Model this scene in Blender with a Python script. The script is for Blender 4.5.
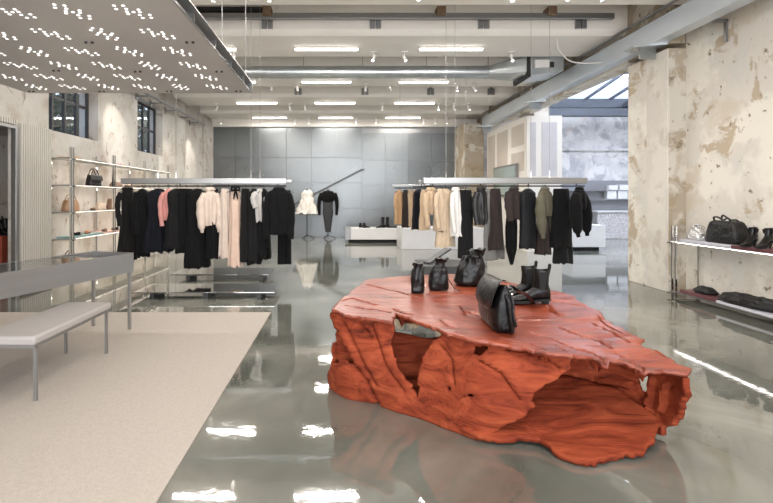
import bpy, math, random
from mathutils import Vector, Matrix, noise
for _o in list(bpy.data.objects): bpy.data.objects.remove(_o)
scene = bpy.context.scene
C = scene.collection
PI = math.pi
rnd = random.Random(7)

# ------------------------------------------------------------------ camera
F, CX, CY, H = 480.0, 340.0, 198.0, 1.35          # focal (px), principal point, eye height (m)
cam_d = bpy.data.cameras.new('camera'); cam = bpy.data.objects.new('camera', cam_d); C.objects.link(cam)
cam.location = (0, 0, H); cam.rotation_euler = (PI/2, 0, 0)
cam_d.sensor_width = 36; cam_d.lens = F/773*36
cam_d.shift_x = (386.5-CX)/773; cam_d.shift_y = -(251.5-CY)/773
cam_d.clip_start = .05; cam_d.clip_end = 200
scene.camera = cam
# ------------------------------------------------------------------ view + world
vs = scene.view_settings
vs.view_transform = 'Standard'; vs.look = 'None'; vs.gamma = 1; vs.use_curve_mapping = False
vs.exposure = 0.36
w = bpy.data.worlds.new('sky'); scene.world = w; w.use_nodes = True
wn = w.node_tree; wn.nodes.clear()
wo = wn.nodes.new('ShaderNodeOutputWorld'); wb = wn.nodes.new('ShaderNodeBackground')
wb.inputs[0].default_value = (.70, .80, 1.0, 1); wb.inputs[1].default_value = 1.6
wn.links.new(wb.outputs[0], wo.inputs[0])

def area(name, loc, rot, sx, sy, power, col=(1, 1, 1), parent=None):
    d = bpy.data.lights.new(name, 'AREA'); d.shape = 'RECTANGLE'; d.size = sx; d.size_y = sy
    d.energy = power; d.color = col
    o = bpy.data.objects.new(name, d); C.objects.link(o); o.location = loc; o.rotation_euler = rot
    if parent: o.parent = parent
    return o
# unseen fill light added behind the camera, and daylight through the side room's skylight
area('front_fill_light', (0, -2.8, 1.9), (PI/2+.55, 0, 0), 8.6, 3.4, 400, (1.0, .97, .93))
area('skylight_daylight', (8.6, 12, 5.2), (0, 0, 0), 5.5, 6.5, 620, (.80, .87, 1.0))
LAMP_W, TUBE_E, SPOT_W = 15, 6.0, 28
WARM = (1.0, .93, .85)

# ------------------------------------------------------------------ helpers
def PX(px, py, h):
    """point at height h seen at pixel (px,py)"""
    s = (py-CY)/(H-h)
    return Vector(((px-CX)/s, F/s, h))
def AT(px, py, y):
    s = F/y
    return Vector(((px-CX)/s, y, H-(py-CY)/s))

class MB:
    def __init__(s): s.v = []; s.f = []; s.m = []
    def add(s, vs_, fs_, mi=0):
        b = len(s.v); s.v += [Vector(v) for v in vs_]
        for f in fs_: s.f.append([i+b for i in f]); s.m.append(mi)
        return b
    def box(s, x0, x1, y0, y1, z0, z1, mi=0):
        s.add([(x0,y0,z0),(x1,y0,z0),(x1,y1,z0),(x0,y1,z0),(x0,y0,z1),(x1,y0,z1),(x1,y1,z1),(x0,y1,z1)],
              [(0,3,2,1),(4,5,6,7),(0,1,5,4),(1,2,6,5),(2,3,7,6),(3,0,4,7)], mi); return s
    def obox(s, c, ux, uy, uz, mi=0):
        c, ux, uy, uz = map(Vector, (c, ux, uy, uz)); p = []
        for k in (-1, 1):
            for a, b in ((-1,-1),(1,-1),(1,1),(-1,1)): p.append(c+ux*a+uy*b+uz*k)
        s.add(p, [(0,3,2,1),(4,5,6,7),(0,1,5,4),(1,2,6,5),(2,3,7,6),(3,0,4,7)], mi); return s
    def bar(s, a, b, w_, h_=None, mi=0):
        a, b = Vector(a), Vector(b); d = (b-a)
        n = d.normalized(); up = Vector((0,0,1)) if abs(n.z) < .95 else Vector((0,1,0))
        r = n.cross(up).normalized(); u = r.cross(n).normalized()
        s.obox((a+b)/2, d/2, r*w_/2, u*(h_ or w_)/2, mi); return s
    def loft(s, rings, cap=True, closed=True, mi=0):
        b0 = len(s.v); n = len(rings[0])
        for r in rings: s.v += [Vector(v) for v in r]
        for i in range(len(rings)-1):
            for j in range(n if closed else n-1):
                k = (j+1) % n
                s.f.append([b0+i*n+j, b0+i*n+k, b0+(i+1)*n+k, b0+(i+1)*n+j]); s.m.append(mi)
        if cap:
            s.f.append([b0+j for j in range(n)][::-1]); s.m.append(mi)
            q = b0+(len(rings)-1)*n
            s.f.append([q+j for j in range(n)]); s.m.append(mi)
        return s
    def tube(s, pts, r, n=10, mi=0, flat=1.0):
        pts = [Vector(p) for p in pts]
        rr = r if isinstance(r, (list, tuple)) else [r]*len(pts)
        rings = []; prev = None
        for i, p in enumerate(pts):
            d = (pts[min(i+1, len(pts)-1)]-pts[max(i-1, 0)]).normalized()
            if prev is None:
                u = Vector((0,0,1)) if abs(d.z) < .9 else Vector((0,1,0))
                a = d.cross(u).normalized()
            else: a = (prev-d*prev.dot(d)).normalized()
            prev = a; bb = d.cross(a)
            rings.append([p+(a*math.cos(2*PI*k/n)+bb*math.sin(2*PI*k/n)*flat)*rr[i] for k in range(n)])
        return s.loft(rings, mi=mi)
    def lathe(s, c, prof, n=24, mi=0):
        c = Vector(c)
        return s.loft([[c+Vector((r*math.cos(2*PI*k/n), r*math.sin(2*PI*k/n), z)) for k in range(n)] for r, z in prof], mi=mi)
    def prism(s, poly, d, mi=0):
        poly = [Vector(p) for p in poly]; d = Vector(d)
        return s.loft([poly, [p+d for p in poly]], mi=mi)

WO = {}
def curve_pts(ctrl, n=8):
    """Catmull-Rom through control points"""
    c = [Vector(p) for p in ctrl]; c = [c[0]*2-c[1]]+c+[c[-1]*2-c[-2]]; out = []
    for i in range(1, len(c)-2):
        for k in range(n):
            t = k/n; p0, p1, p2, p3 = c[i-1:i+3]
            out.append(.5*((2*p1)+(p2-p0)*t+(2*p0-5*p1+4*p2-p3)*t*t+(3*p1-p0-3*p2+p3)*t**3))
    out.append(c[-2]); return out

def obj(name, mb, mats, parent=None, origin=None, smooth=False, bevel=0, solid=0, sub=0, angle=35, **props):
    me = bpy.data.meshes.new(name)
    o_ = Vector((0,0,0))
    if parent is not None: o_ = WO[parent.name]
    elif origin is not None: o_ = Vector(origin)
    elif mb.v:
        xs = [v.x for v in mb.v]; ys = [v.y for v in mb.v]; zs = [v.z for v in mb.v]
        o_ = Vector(((min(xs)+max(xs))/2, (min(ys)+max(ys))/2, min(zs)))
    me.from_pydata([v-o_ for v in mb.v], [], mb.f)
    for m in (mats if isinstance(mats, (list, tuple)) else [mats]): me.materials.append(m)
    for p, mi in zip(me.polygons, mb.m): p.material_index = mi
    me.validate(); me.update()
    import bmesh
    bm = bmesh.new(); bm.from_mesh(me); bmesh.ops.recalc_face_normals(bm, faces=bm.faces); bm.to_mesh(me); bm.free()
    if smooth:
        me.shade_smooth()
        try: me.set_sharp_from_angle(angle=math.radians(angle))
        except Exception: pass
    o = bpy.data.objects.new(name, me); C.objects.link(o)
    if parent is not None: o.parent = parent
    else: o.location = o_
    WO[o.name] = o_
    if bevel:
        b = o.modifiers.new('b', 'BEVEL'); b.width = bevel; b.segments = 2; b.limit_method = 'ANGLE'
    if solid:
        b = o.modifiers.new('s', 'SOLIDIFY'); b.thickness = solid; b.offset = 0
    if sub:
        b = o.modifiers.new('u', 'SUBSURF'); b.levels = sub; b.render_levels = sub
    for k, v in props.items():
        if v is not None: o[k] = v
    return o
def thing(name, label, cat, loc, group=None):
    o = bpy.data.objects.new(name, None); C.objects.link(o); o.location = loc; o.empty_display_size = .1
    o['label'] = label; o['category'] = cat
    if group: o['group'] = group
    WO[o.name] = Vector(loc); return o
def struct(name, mb, m, **k): return obj(name, mb, m, origin=(0,0,0), kind='structure', **k)

# ------------------------------------------------------------------ materials
def mat(name, col, rough=.5, metal=0, var=0, vscale=5, bump=0, bscale=40, spec=.5, coat=0, stretch=(1,1,1), emit=None, estr=0, rvar=0, trans=0, ior=None, alpha=1, sheen=0):
    m = bpy.data.materials.new(name); m.use_nodes = True
    nt = m.node_tree; b = nt.nodes['Principled BSDF']; L = nt.links.new
    b.inputs['Base Color'].default_value = (*col, 1); b.inputs['Roughness'].default_value = rough
    b.inputs['Metallic'].default_value = metal; b.inputs['Specular IOR Level'].default_value = spec
    b.inputs['Coat Weight'].default_value = coat; b.inputs['Coat Roughness'].default_value = .08
    b.inputs['Transmission Weight'].default_value = trans; b.inputs['Alpha'].default_value = alpha
    b.inputs['Sheen Weight'].default_value = sheen
    if ior: b.inputs['IOR'].default_value = ior
    if emit: b.inputs['Emission Color'].default_value = (*emit, 1); b.inputs['Emission Strength'].default_value = estr
    tc = nt.nodes.new('ShaderNodeTexCoord'); mp = nt.nodes.new('ShaderNodeMapping'); mp.inputs['Scale'].default_value = stretch
    L(tc.outputs['Object'], mp.inputs['Vector'])
    if var or rvar:
        n = nt.nodes.new('ShaderNodeTexNoise'); n.inputs['Scale'].default_value = vscale; n.inputs['Detail'].default_value = 6; L(mp.outputs[0], n.inputs['Vector'])
        if var:
            mx = nt.nodes.new('ShaderNodeMix'); mx.data_type = 'RGBA'; L(n.outputs[0], mx.inputs[0])
            mx.inputs[6].default_value = (*[max(0, c*(1-var*2)) for c in col], 1); mx.inputs[7].default_value = (*[min(1, c*(1+var*2)) for c in col], 1)
            L(mx.outputs[2], b.inputs['Base Color'])
        if rvar:
            mr = nt.nodes.new('ShaderNodeMapRange'); mr.inputs[3].default_value = max(0, rough-rvar); mr.inputs[4].default_value = rough+rvar
            L(n.outputs[0], mr.inputs[0]); L(mr.outputs[0], b.inputs['Roughness'])
    if bump:
        n2 = nt.nodes.new('ShaderNodeTexNoise'); n2.inputs['Scale'].default_value = bscale; n2.inputs['Detail'].default_value = 5; L(mp.outputs[0], n2.inputs['Vector'])
        bp = nt.nodes.new('ShaderNodeBump'); bp.inputs['Strength'].default_value = bump; bp.inputs['Distance'].default_value = .02
        L(n2.outputs[0], bp.inputs['Height']); L(bp.outputs[0], b.inputs['Normal'])
    return m

def layered(name, base, layers, rough=.85, bump=.25, bscale=12):
    """base colour with irregular patches: layers = (colour, noise scale, low, high, offset, distortion)"""
    m = bpy.data.materials.new(name); m.use_nodes = True; nt = m.node_tree; b = nt.nodes['Principled BSDF']; L = nt.links.new
    b.inputs['Roughness'].default_value = rough; b.inputs['Specular IOR Level'].default_value = .25
    tc = nt.nodes.new('ShaderNodeTexCoord')
    prev = None; hsum = None
    for col, sc, lo, hi, off, dist in layers:
        mp = nt.nodes.new('ShaderNodeMapping'); mp.inputs['Location'].default_value = (off, off*1.7, off*.6); L(tc.outputs['Object'], mp.inputs['Vector'])
        n = nt.nodes.new('ShaderNodeTexNoise'); n.inputs['Scale'].default_value = sc; n.inputs['Detail'].default_value = 9; n.inputs['Roughness'].default_value = .62; n.inputs['Distortion'].default_value = dist
        L(mp.outputs[0], n.inputs['Vector'])
        r = nt.nodes.new('ShaderNodeMapRange'); r.inputs[1].default_value = lo; r.inputs[2].default_value = hi; L(n.outputs[0], r.inputs[0])
        mx = nt.nodes.new('ShaderNodeMix'); mx.data_type = 'RGBA'; L(r.outputs[0], mx.inputs[0])
        if prev is None: mx.inputs[6].default_value = (*base, 1)
        else: L(prev, mx.inputs[6])
        mx.inputs[7].default_value = (*col, 1); prev = mx.outputs[2]
        if hsum is None: hsum = r.outputs[0]
        else:
            ad = nt.nodes.new('ShaderNodeMath'); ad.operation = 'ADD'; L(hsum, ad.inputs[0]); L(r.outputs[0], ad.inputs[1]); hsum = ad.outputs[0]
    L(prev, b.inputs['Base Color'])
    n2 = nt.nodes.new('ShaderNodeTexNoise'); n2.inputs['Scale'].default_value = bscale; n2.inputs['Detail'].default_value = 8; L(tc.outputs['Object'], n2.inputs['Vector'])
    sb = nt.nodes.new('ShaderNodeMath'); sb.operation = 'SUBTRACT'; L(n2.outputs[0], sb.inputs[0])
    ml = nt.nodes.new('ShaderNodeMath'); ml.operation = 'MULTIPLY'; ml.inputs[1].default_value = .35; L(hsum, ml.inputs[0]); L(ml.outputs[0], sb.inputs[1])
    bp = nt.nodes.new('ShaderNodeBump'); bp.inputs['Strength'].default_value = bump; bp.inputs['Distance'].default_value = .02
    L(sb.outputs[0], bp.inputs['Height']); L(bp.outputs[0], b.inputs['Normal'])
    return m

M = {}
M['plaster_right'] = layered('peeling_plaster', (.63, .59, .53), [
    ((.57, .51, .42), 1.3, .50, .60, 3, .3), ((.60, .58, .53), 1.7, .53, .60, 11, .4),
    ((.72, .68, .60), .9, .50, .56, 23, .2), ((.46, .38, .28), 2.2, .57, .61, 31, .6), ((.24, .19, .13), 6.5, .63, .67, 41, .3)])
M['plaster_brown'] = layered('worn_brown_plaster', (.40, .34, .26), [
    ((.36, .29, .20), 2.0, .50, .58, 5, .4), ((.58, .54, .47), 1.6, .52, .58, 15, .5), ((.24, .19, .13), 5, .60, .66, 25, .4)])
M['plaster_grey'] = layered('pale_plaster', (.60, .56, .50), [
    ((.66, .62, .55), 1.2, .48, .56, 2, .3), ((.54, .49, .42), 2.5, .55, .62, 12, .5)])
M['plaster_left'] = layered('smoothed_plaster', (.47, .445, .405), [
    ((.38, .335, .285), 1.5, .50, .62, 7, .4), ((.54, .52, .485), 1.1, .50, .62, 17, .3), ((.28, .23, .18), 4, .59, .66, 27, .6)], bump=.1)
M['plaster_blue'] = layered('side_room_plaster', (.60, .58, .57), [
    ((.42, .41, .42), 1.4, .48, .60, 9, .6), ((.68, .66, .64), 2.2, .50, .58, 19, .5), ((.62, .50, .42), 1.2, .60, .68, 29, .5)])
M['ceiling'] = mat('painted_concrete', (.80, .76, .70), .8, var=.05, vscale=2.5, bump=.1, bscale=6, stretch=(.4, 1, 1))
M['carpet'] = mat('beige_carpet', (.45, .40, .35), .95, var=.08, vscale=60, bump=.5, bscale=260, spec=.1)
M['white_metal'] = mat('white_powder_coat', (.78, .76, .73), .4)
M['alu'] = mat('brushed_aluminium', (.34, .34, .335), .32, .85, var=.04, vscale=4, stretch=(.1, 4, 4))
M['alu_dark'] = mat('dull_steel', (.30, .30, .30), .4, .8)
M['panel_metal'] = mat('perforated_panel_metal', (.50, .475, .45), .45, .2, var=.07, vscale=1.4)
M['alu_light'] = mat('satin_aluminium', (.40, .395, .39), .36, .75, var=.05, vscale=3, stretch=(.3, .3, 6))
M['web'] = mat('dark_web', (.10, .10, .10), .5, .5)
M['chrome'] = mat('polished_steel', (.75, .74, .72), .12, 1)
M['mirror_steel'] = mat('mirror_polished_steel', (.50, .50, .49), .06, 1)
M['galv'] = mat('galvanised_sheet', (.50, .53, .54), .33, .85, var=.12, vscale=5, rvar=.08)
M['galv_blue'] = mat('galvanised_beam', (.62, .67, .72), .34, .45, var=.12, vscale=1.2, stretch=(1, .4, 1))
M['steel_blue'] = mat('blue_grey_painted_steel', (.075, .083, .10), .55)
M['dark'] = mat('dark_void', (.02, .02, .02), .8)
M['black_metal'] = mat('black_metal', (.02, .02, .02), .45)
M['glow'] = mat('lamp_diffuser', (1, 1, 1), .5, emit=(1, .96, .91), estr=TUBE_E)
M['led'] = mat('led_strip', (1, 1, 1), .5, emit=(1, .86, .72), estr=1.3)
M['led_white'] = mat('led_strip_white', (1, 1, 1), .5, emit=(1, .92, .84), estr=.8)
M['hole_glow'] = mat('lit_perforation', (1, 1, 1), .5, emit=(1, .97, .93), estr=1.05)
M['radiator'] = mat('beige_enamel', (.50, .47, .42), .45)
M['upholstery'] = mat('pale_grey_upholstery', (.40, .37, .35), .8, var=.03, vscale=120, bump=.15, bscale=300, spec=.2)
M['white_lacquer'] = mat('white_lacquer', (.66, .65, .64), .35, var=.03)
M['white_slab'] = mat('pale_grey_slab', (.55, .55, .60), .3)
M['burgundy'] = mat('burgundy_slab', (.13, .05, .055), .35, var=.25, vscale=14)
M['teal'] = mat('teal_glass_slab', (.22, .34, .33), .3)
M['pink_slab'] = mat('pink_slab', (.62, .42, .36), .35)
M['terrazzo'] = layered('terrazzo', (.48, .45, .44), [((.25, .22, .21), 30, .56, .60, 1, 0), ((.68, .66, .64), 22, .57, .60, 8, 0)], rough=.4, bump=.05)
M['drywall'] = mat('white_drywall', (.72, .68, .62), .8)
M['drywall_patch'] = mat('bare_drywall_patch', (.52, .46, .40), .9, var=.08, vscale=2)
M['leather'] = mat('black_leather', (.005, .0045, .0045), .30, var=.2, bump=.35, bscale=22, spec=.35)
M['leather_rough'] = mat('black_grained_leather', (.007, .0065, .0065), .45, var=.2, bump=.6, bscale=30, spec=.4)
M['elastic'] = mat('black_elastic', (.01, .01, .01), .9)
M['tan'] = mat('tan_leather', (.34, .20, .11), .5, var=.1, bump=.2)
M['brown'] = mat('brown_leather', (.17, .10, .065), .5, var=.1, bump=.2)
M['beige_leather'] = mat('beige_leather', (.44, .35, .27), .5, var=.1, bump=.2)
M['silver'] = mat('crinkled_silver', (.75, .74, .73), .25, .9, bump=1, bscale=40)
M['orange'] = mat('orange_leather', (.50, .17, .08), .5)
M['red_box'] = mat('red_lacquer', (.42, .09, .05), .45, var=.1)
M['glass_green'] = mat('green_glass', (.30, .36, .33), .12, .1, spec=.8)
M['wire'] = mat('steel_wire', (.35, .34, .33), .4, .6)
M['foliage'] = mat('foliage', (.035, .055, .03), .7, var=.3, vscale=3)
M['bark'] = mat('bark', (.12, .09, .07), .9, var=.2)
M['old_box'] = mat('rusty_junction', (.20, .13, .08), .7, var=.3, vscale=20)
M['white_paint'] = mat('white_plastic', (.70, .68, .65), .5)

def cloth(name, col, rough=.85, sheen=.3, bump=.3, bs=60, **k):
    M[name] = mat(name, col, rough, bump=bump, bscale=bs, sheen=sheen*.15, spec=.15, var=.08, vscale=12, **k); return M[name]
cloth('black_cloth', (.005, .005, .0055)); cloth('navy_cloth', (.007, .008, .012)); cloth('sheer_black', (.010, .0095, .009))
cloth('pink_knit', (.60, .28, .25)); cloth('cream_silk', (.64, .53, .45), .45); cloth('lace', (.60, .50, .43)); cloth('blush', (.62, .46, .37), .5)
cloth('grey_white', (.48, .46, .44)); cloth('camel', (.46, .29, .16)); cloth('trench', (.50, .37, .25)); cloth('trench_pale', (.55, .43, .31)); cloth('white_cotton', (.74, .72, .69))
cloth('dark_brown', (.035, .026, .024)); cloth('fur', (.045, .033, .030), bump=1, bs=90); cloth('olive', (.115, .105, .075)); cloth('charcoal', (.010, .010, .0105)); cloth('mid_grey', (.17, .165, .16))
cloth('puffer', (.012, .013, .015), .5); cloth('dress_white', (.74, .70, .64)); cloth('dress_grey', (.055, .055, .057))
M['black_leather_cloth'] = mat('leather_jacket', (.012, .012, .013), .4, bump=.4, bscale=18)

# floor: polished, marbled grey-green resin
def floor_mat():
    m = bpy.data.materials.new('polished_resin'); m.use_nodes = True; nt = m.node_tree; b = nt.nodes['Principled BSDF']; L = nt.links.new
    tc = nt.nodes.new('ShaderNodeTexCoord')
    n = nt.nodes.new('ShaderNodeTexNoise'); n.inputs['Scale'].default_value = .55; n.inputs['Detail'].default_value = 7; n.inputs['Distortion'].default_value = 1.6
    L(tc.outputs['Object'], n.inputs['Vector'])
    cr = nt.nodes.new('ShaderNodeValToRGB'); e = cr.color_ramp
    e.elements[0].position = .30; e.elements[0].color = (.075, .08, .065, 1)
    e.elements[1].position = .70; e.elements[1].color = (.27, .262, .225, 1)
    x = e.elements.new(.5); x.color = (.15, .152, .13, 1)
    L(n.outputs[0], cr.inputs[0]); L(cr.outputs[0], b.inputs['Base Color'])
    n3 = nt.nodes.new('ShaderNodeTexNoise'); n3.inputs['Scale'].default_value = 3; n3.inputs['Detail'].default_value = 4; L(tc.outputs['Object'], n3.inputs['Vector'])
    mr = nt.nodes.new('ShaderNodeMapRange'); mr.inputs[3].default_value = .015; mr.inputs[4].default_value = .05; L(n3.outputs[0], mr.inputs[0]); L(mr.outputs[0], b.inputs['Roughness'])
    b.inputs['IOR'].default_value = 2.4
    n2 = nt.nodes.new('ShaderNodeTexNoise'); n2.inputs['Scale'].default_value = 9; n2.inputs['Detail'].default_value = 4; L(tc.outputs['Object'], n2.inputs['Vector'])
    bp = nt.nodes.new('ShaderNodeBump'); bp.inputs['Strength'].default_value = .03; bp.inputs['Distance'].default_value = .02
    L(n2.outputs[0], bp.inputs['Height']); L(bp.outputs[0], b.inputs['Normal'])
    return m
M['floor'] = floor_mat()

def wood_mat(name, rough, coat):
    m = bpy.data.materials.new(name); m.use_nodes = True; nt = m.node_tree; b = nt.nodes['Principled BSDF']; L = nt.links.new
    tc = nt.nodes.new('ShaderNodeTexCoord'); mp = nt.nodes.new('ShaderNodeMapping'); mp.inputs['Rotation'].default_value = (.2, .1, .5); mp.inputs['Scale'].default_value = (1.4, 5, 7)
    L(tc.outputs['Object'], mp.inputs['Vector'])
    n = nt.nodes.new('ShaderNodeTexNoise'); n.inputs['Scale'].default_value = 1.6; n.inputs['Detail'].default_value = 10; n.inputs['Roughness'].default_value = .65; n.inputs['Distortion'].default_value = 1.2
    L(mp.outputs[0], n.inputs['Vector'])
    cr = nt.nodes.new('ShaderNodeValToRGB'); e = cr.color_ramp
    e.elements[0].position = .28; e.elements[0].color = (.045, .009, .005, 1)
    e.elements[1].position = .72; e.elements[1].color = (.38, .082, .033, 1)
    x = e.elements.new(.45); x.color = (.215, .037, .0155, 1)
    L(n.outputs[0], cr.inputs[0]); L(cr.outputs[0], b.inputs['Base Color'])
    b.inputs['Roughness'].default_value = rough; b.inputs['Coat Weight'].default_value = coat; b.inputs['Coat Roughness'].default_value = .22; b.inputs['Specular IOR Level'].default_value = .5 if coat else .12
    bp = nt.nodes.new('ShaderNodeBump'); bp.inputs['Strength'].default_value = .9; bp.inputs['Distance'].default_value = .02
    L(n.outputs[0], bp.inputs['Height']); L(bp.outputs[0], b.inputs['Normal'])
    return m
M['wood_top'] = wood_mat('red_stained_wood_polished', .32, .35)
M['wood_side'] = wood_mat('red_stained_wood_rough', .72, 0)

# ================================================================== SETTING
LX, RX, BY, TOP = -4.43, 4.70, 16.6, 4.8
struct('floor', MB().box(LX-1.2, 12.2, -3, BY+.3, -.1, 0), M['floor'])
# ceiling slab and downstand beams
struct('ceiling', MB().box(LX-.3, RX+.6, -3, BY+.3, TOP, TOP+.1), M['ceiling'])
beam_y = [1.2, 3.65, 6.1, 8.55, 10.98, 13.4, 15.85]
mb = MB()
for y in beam_y:
    w_ = .62 if y < 15 else .6
    mb.prism([(LX, y-w_-.05, TOP), (LX, y-w_-.05, 4.12), (LX, y-w_, 4.07), (LX, y-w_+.04, 4.04), (LX, y+w_-.04, 4.04), (LX, y+w_, 4.07), (LX, y+w_+.05, 4.12), (LX, y+w_+.05, TOP)], (RX+.25-LX, 0, 0))
struct('trim_1', mb, M['ceiling'])                     # concrete ceiling beams
struct('trim_2', MB().box(LX, RX, 16.45, BY, 3.8, TOP), M['ceiling'])

# left wall with two deep windows and an alcove
WINS = [(7.30, 8.79), (10.5, 11.98)]; WZ0, WZ1 = 2.39, 3.56
AL0, AL1, ALZ = 5.55, 6.46, 2.30
mb = MB(); X0, X1 = LX-.35, LX
def wallL(y0, y1, z0, z1): mb.box(X0, X1, y0, y1, z0, z1)
wallL(-3, AL0, 0, TOP); wallL(AL0, AL1, ALZ, TOP); mb.box(LX-.04, X1, AL1, WINS[0][0], 0, ALZ); wallL(AL1, WINS[0][0], ALZ, TOP)
wallL(WINS[0][0], WINS[0][1], 0, WZ0); wallL(WINS[0][0], WINS[0][1], WZ1, TOP)
wallL(WINS[0][1], WINS[1][0], 0, TOP)
wallL(WINS[1][0], WINS[1][1], 0, WZ0); wallL(WINS[1][0], WINS[1][1], WZ1, TOP)
wallL(WINS[1][1], BY+.3, 0, TOP)
mb.box(LX, LX+.05, 12.9, 13.6, 0, 4.0); mb.box(LX, LX+.06, 15.4, BY, 0, 4.0)   # shallow pilasters
mb.box(LX-1.0, X0, AL0-.1, AL0, 0, ALZ+.1); mb.box(LX-1.1, LX-1.0, AL0-.1, 7.4, 0, ALZ+.1); mb.box(LX-1.0, X0, 7.3, 7.4, 0, ALZ+.1); mb.box(LX-1.0, X0, AL0, 7.3, ALZ, ALZ+.1)
struct('wall_left', mb, M['plaster_left'])
for i, (y0, y1) in enumerate(WINS):
    mb = MB(); xg = LX-.20; t = .035
    for z in (WZ0, WZ1-.05, (WZ0+WZ1)/2-.02): mb.box(xg-.02, xg+.02, y0, y1, z, z+.05)
    for k in range(5):
        y = y0+(y1-y0-.05)*k/4; mb.box(xg-.02, xg+.03, y, y+.05, WZ0, WZ1)
    wf = struct('window_%d' % (i+1), mb, M['black_metal'], bevel=.004)
    g = MB().box(xg-.004, xg+.004, y0, y1, WZ0, WZ1)
    gl = bpy.data.materials.get('pane') or mat('pane', (.9, .95, 1), .02, trans=1, ior=1.45)
    obj('window_pane', g, gl, wf)
# back wall of satin metal sheets
mb = MB()
mb.box(LX-.3, RX+1.2, BY+.02, BY+.3, 0, TOP)
struct('wall_back', mb, M['alu_dark'])
wm = mat('satin_metal_sheet', (.215, .228, .232), .30, .85, var=.10, vscale=1.1, rvar=.08, bump=.02, bscale=2)
mb = MB(); rr = random.Random(3)
def sheet(x0, x1, z0, z1, yb):
    g = .006; a = rr.uniform(-.006, .006); c = rr.uniform(-.006, .006)
    pts = [(x0+g, yb+a, z0+g), (x1-g, yb-a, z0+g), (x1-g, yb-a+c, z1-g), (x0+g, yb+a+c, z1-g)]
    mb.prism(pts, (0, .03, 0))
zs = [0, .50, 1.0+.06, 1.93-.06, 2.74, 3.79]
zs = [0, .99, 1.87, 2.74, 3.79]
xs = [LX, -3.6, -2.73, -1.85, -.98, -.11, .76]
for i in range(len(xs)-1):
    for j in range(len(zs)-1): sheet(xs[i], xs[i+1], zs[j], zs[j+1]-(.0 if j < 3 else 0), BY-.03)
xs = [.76, 1.56, 2.35, 3.15, 4.0]; zs = [0, .95, 1.80, 2.66, 3.60]
for i in range(len(xs)-1):
    for j in range(len(zs)-1): sheet(xs[i], xs[i+1], zs[j], zs[j+1], BY-.015)
struct('trim_3', mb, wm)
# right wall, pillars, lintel, upper wall
mb = MB(); mb.box(4.96, 5.35, -3, 6.88, 0, TOP)
struct('wall_right', mb, M['plaster_right'])
def pillar(n, x0, x1, y0, y1, z1, m, strip=None):
    mb = MB().box(x0, x1, y0, y1, 0, z1)
    if strip: mb.box(x0-.012, x0+.01, strip[0], strip[1], 0, z1, 1)
    struct(n, mb, [m, M['plaster_grey']], bevel=.012)
mb = MB().box(4.72, 5.4, 6.88, 7.86, 0, 3.5)
mb.box(4.97, 5.4, 6.88, 7.86, 3.5, TOP); mb.box(4.70, 4.73, 6.895, 7.36, 0, 3.5, 1); mb.box(4.715, 4.73, 7.36, 7.86, 0, 3.5, 2)
struct('wall_pillar_near', mb, [M['plaster_brown'], M['plaster_grey'], M['plaster_right']], bevel=.01)
struct('wall_pillar_middle', MB().box(4.97, 5.35, 12.3, 12.9, 3.42, 4.6), M['plaster_grey'], bevel=.01)
struct('wall_pillar_far', MB().box(3.98, 4.62, 15.4, BY, 0, 3.75).box(4.62, 4.8, 15.5, BY, 0, 3.75, 1), [M['plaster_brown'], M['plaster_blue']], bevel=.02)
mb = MB().box(4.72, 4.95, 6.88, BY, 3.57, TOP); struct('wall_lintel', mb, M['plaster_brown'])
struct('trim_4', MB().box(4.70, 4.97, 7.86, 15.4, 3.53, 3.60), M['plaster_right'])
# side room
mb = MB(); mb.box(RX+.1, 12.2, BY, BY+.3, 0, 4.6); mb.box(5.4, 12.2, BY-.10, BY, 2.98, 3.05)
struct('wall_side_back', mb, M['plaster_blue'])
mb = MB(); mb.box(12.0, 12.3, 6.9, BY+.3, 0, 6.2); mb.box(5.4, 12.2, 6.7, 6.95, 0, 6.2)
struct('wall_side_right', mb, M['plaster_blue'])
mb = MB(); mb.box(RX+.7, 12.0, 15.55, 15.85, 4.28, 4.55); mb.box(RX+.7, 12.0, 15.35, 15.6, 3.98, 4.22)
mb.bar((9.2, 15.5, 4.3), (9.0, 13.2, 5.0), .12, .16)
struct('trim_5', mb, M['steel_blue'], bevel=.008)
mb = MB()
for k in range(9):
    x = 5.6+k*.8; mb.bar((x, 15.7, 4.56), (x, 7.0, 5.85), .05, .08)
for k in range(5):
    t = k/4; y = 15.7-8.7*t; mb.bar((5.3, y, 4.56+1.29*t), (12.1, y, 4.56+1.29*t), .05, .08)
sk = struct('window_3', mb, M['steel_blue'])
mb = MB().add([(5.3, 15.7, 4.60), (12.1, 15.7, 4.60), (12.1, 7.0, 5.89), (5.3, 7.0, 5.89)], [(0, 1, 2, 3)])
M0 = MB(); M0.prism([(5.3, 15.7, 4.60), (12.1, 15.7, 4.60), (12.1, 7.0, 5.89), (5.3, 7.0, 5.89)], (0, 0, .008))
obj('window_pane', M0, mat('skylight_glass', (.93, .96, 1), .02, trans=1, ior=1.02), sk)
# lower panelling in the side room
struct('trim_6', MB().box(5.0, 12.0, BY-.05, BY, 0, 1.95), mat('grey_panelling', (.27, .27, .28), .4, .3))
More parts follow.
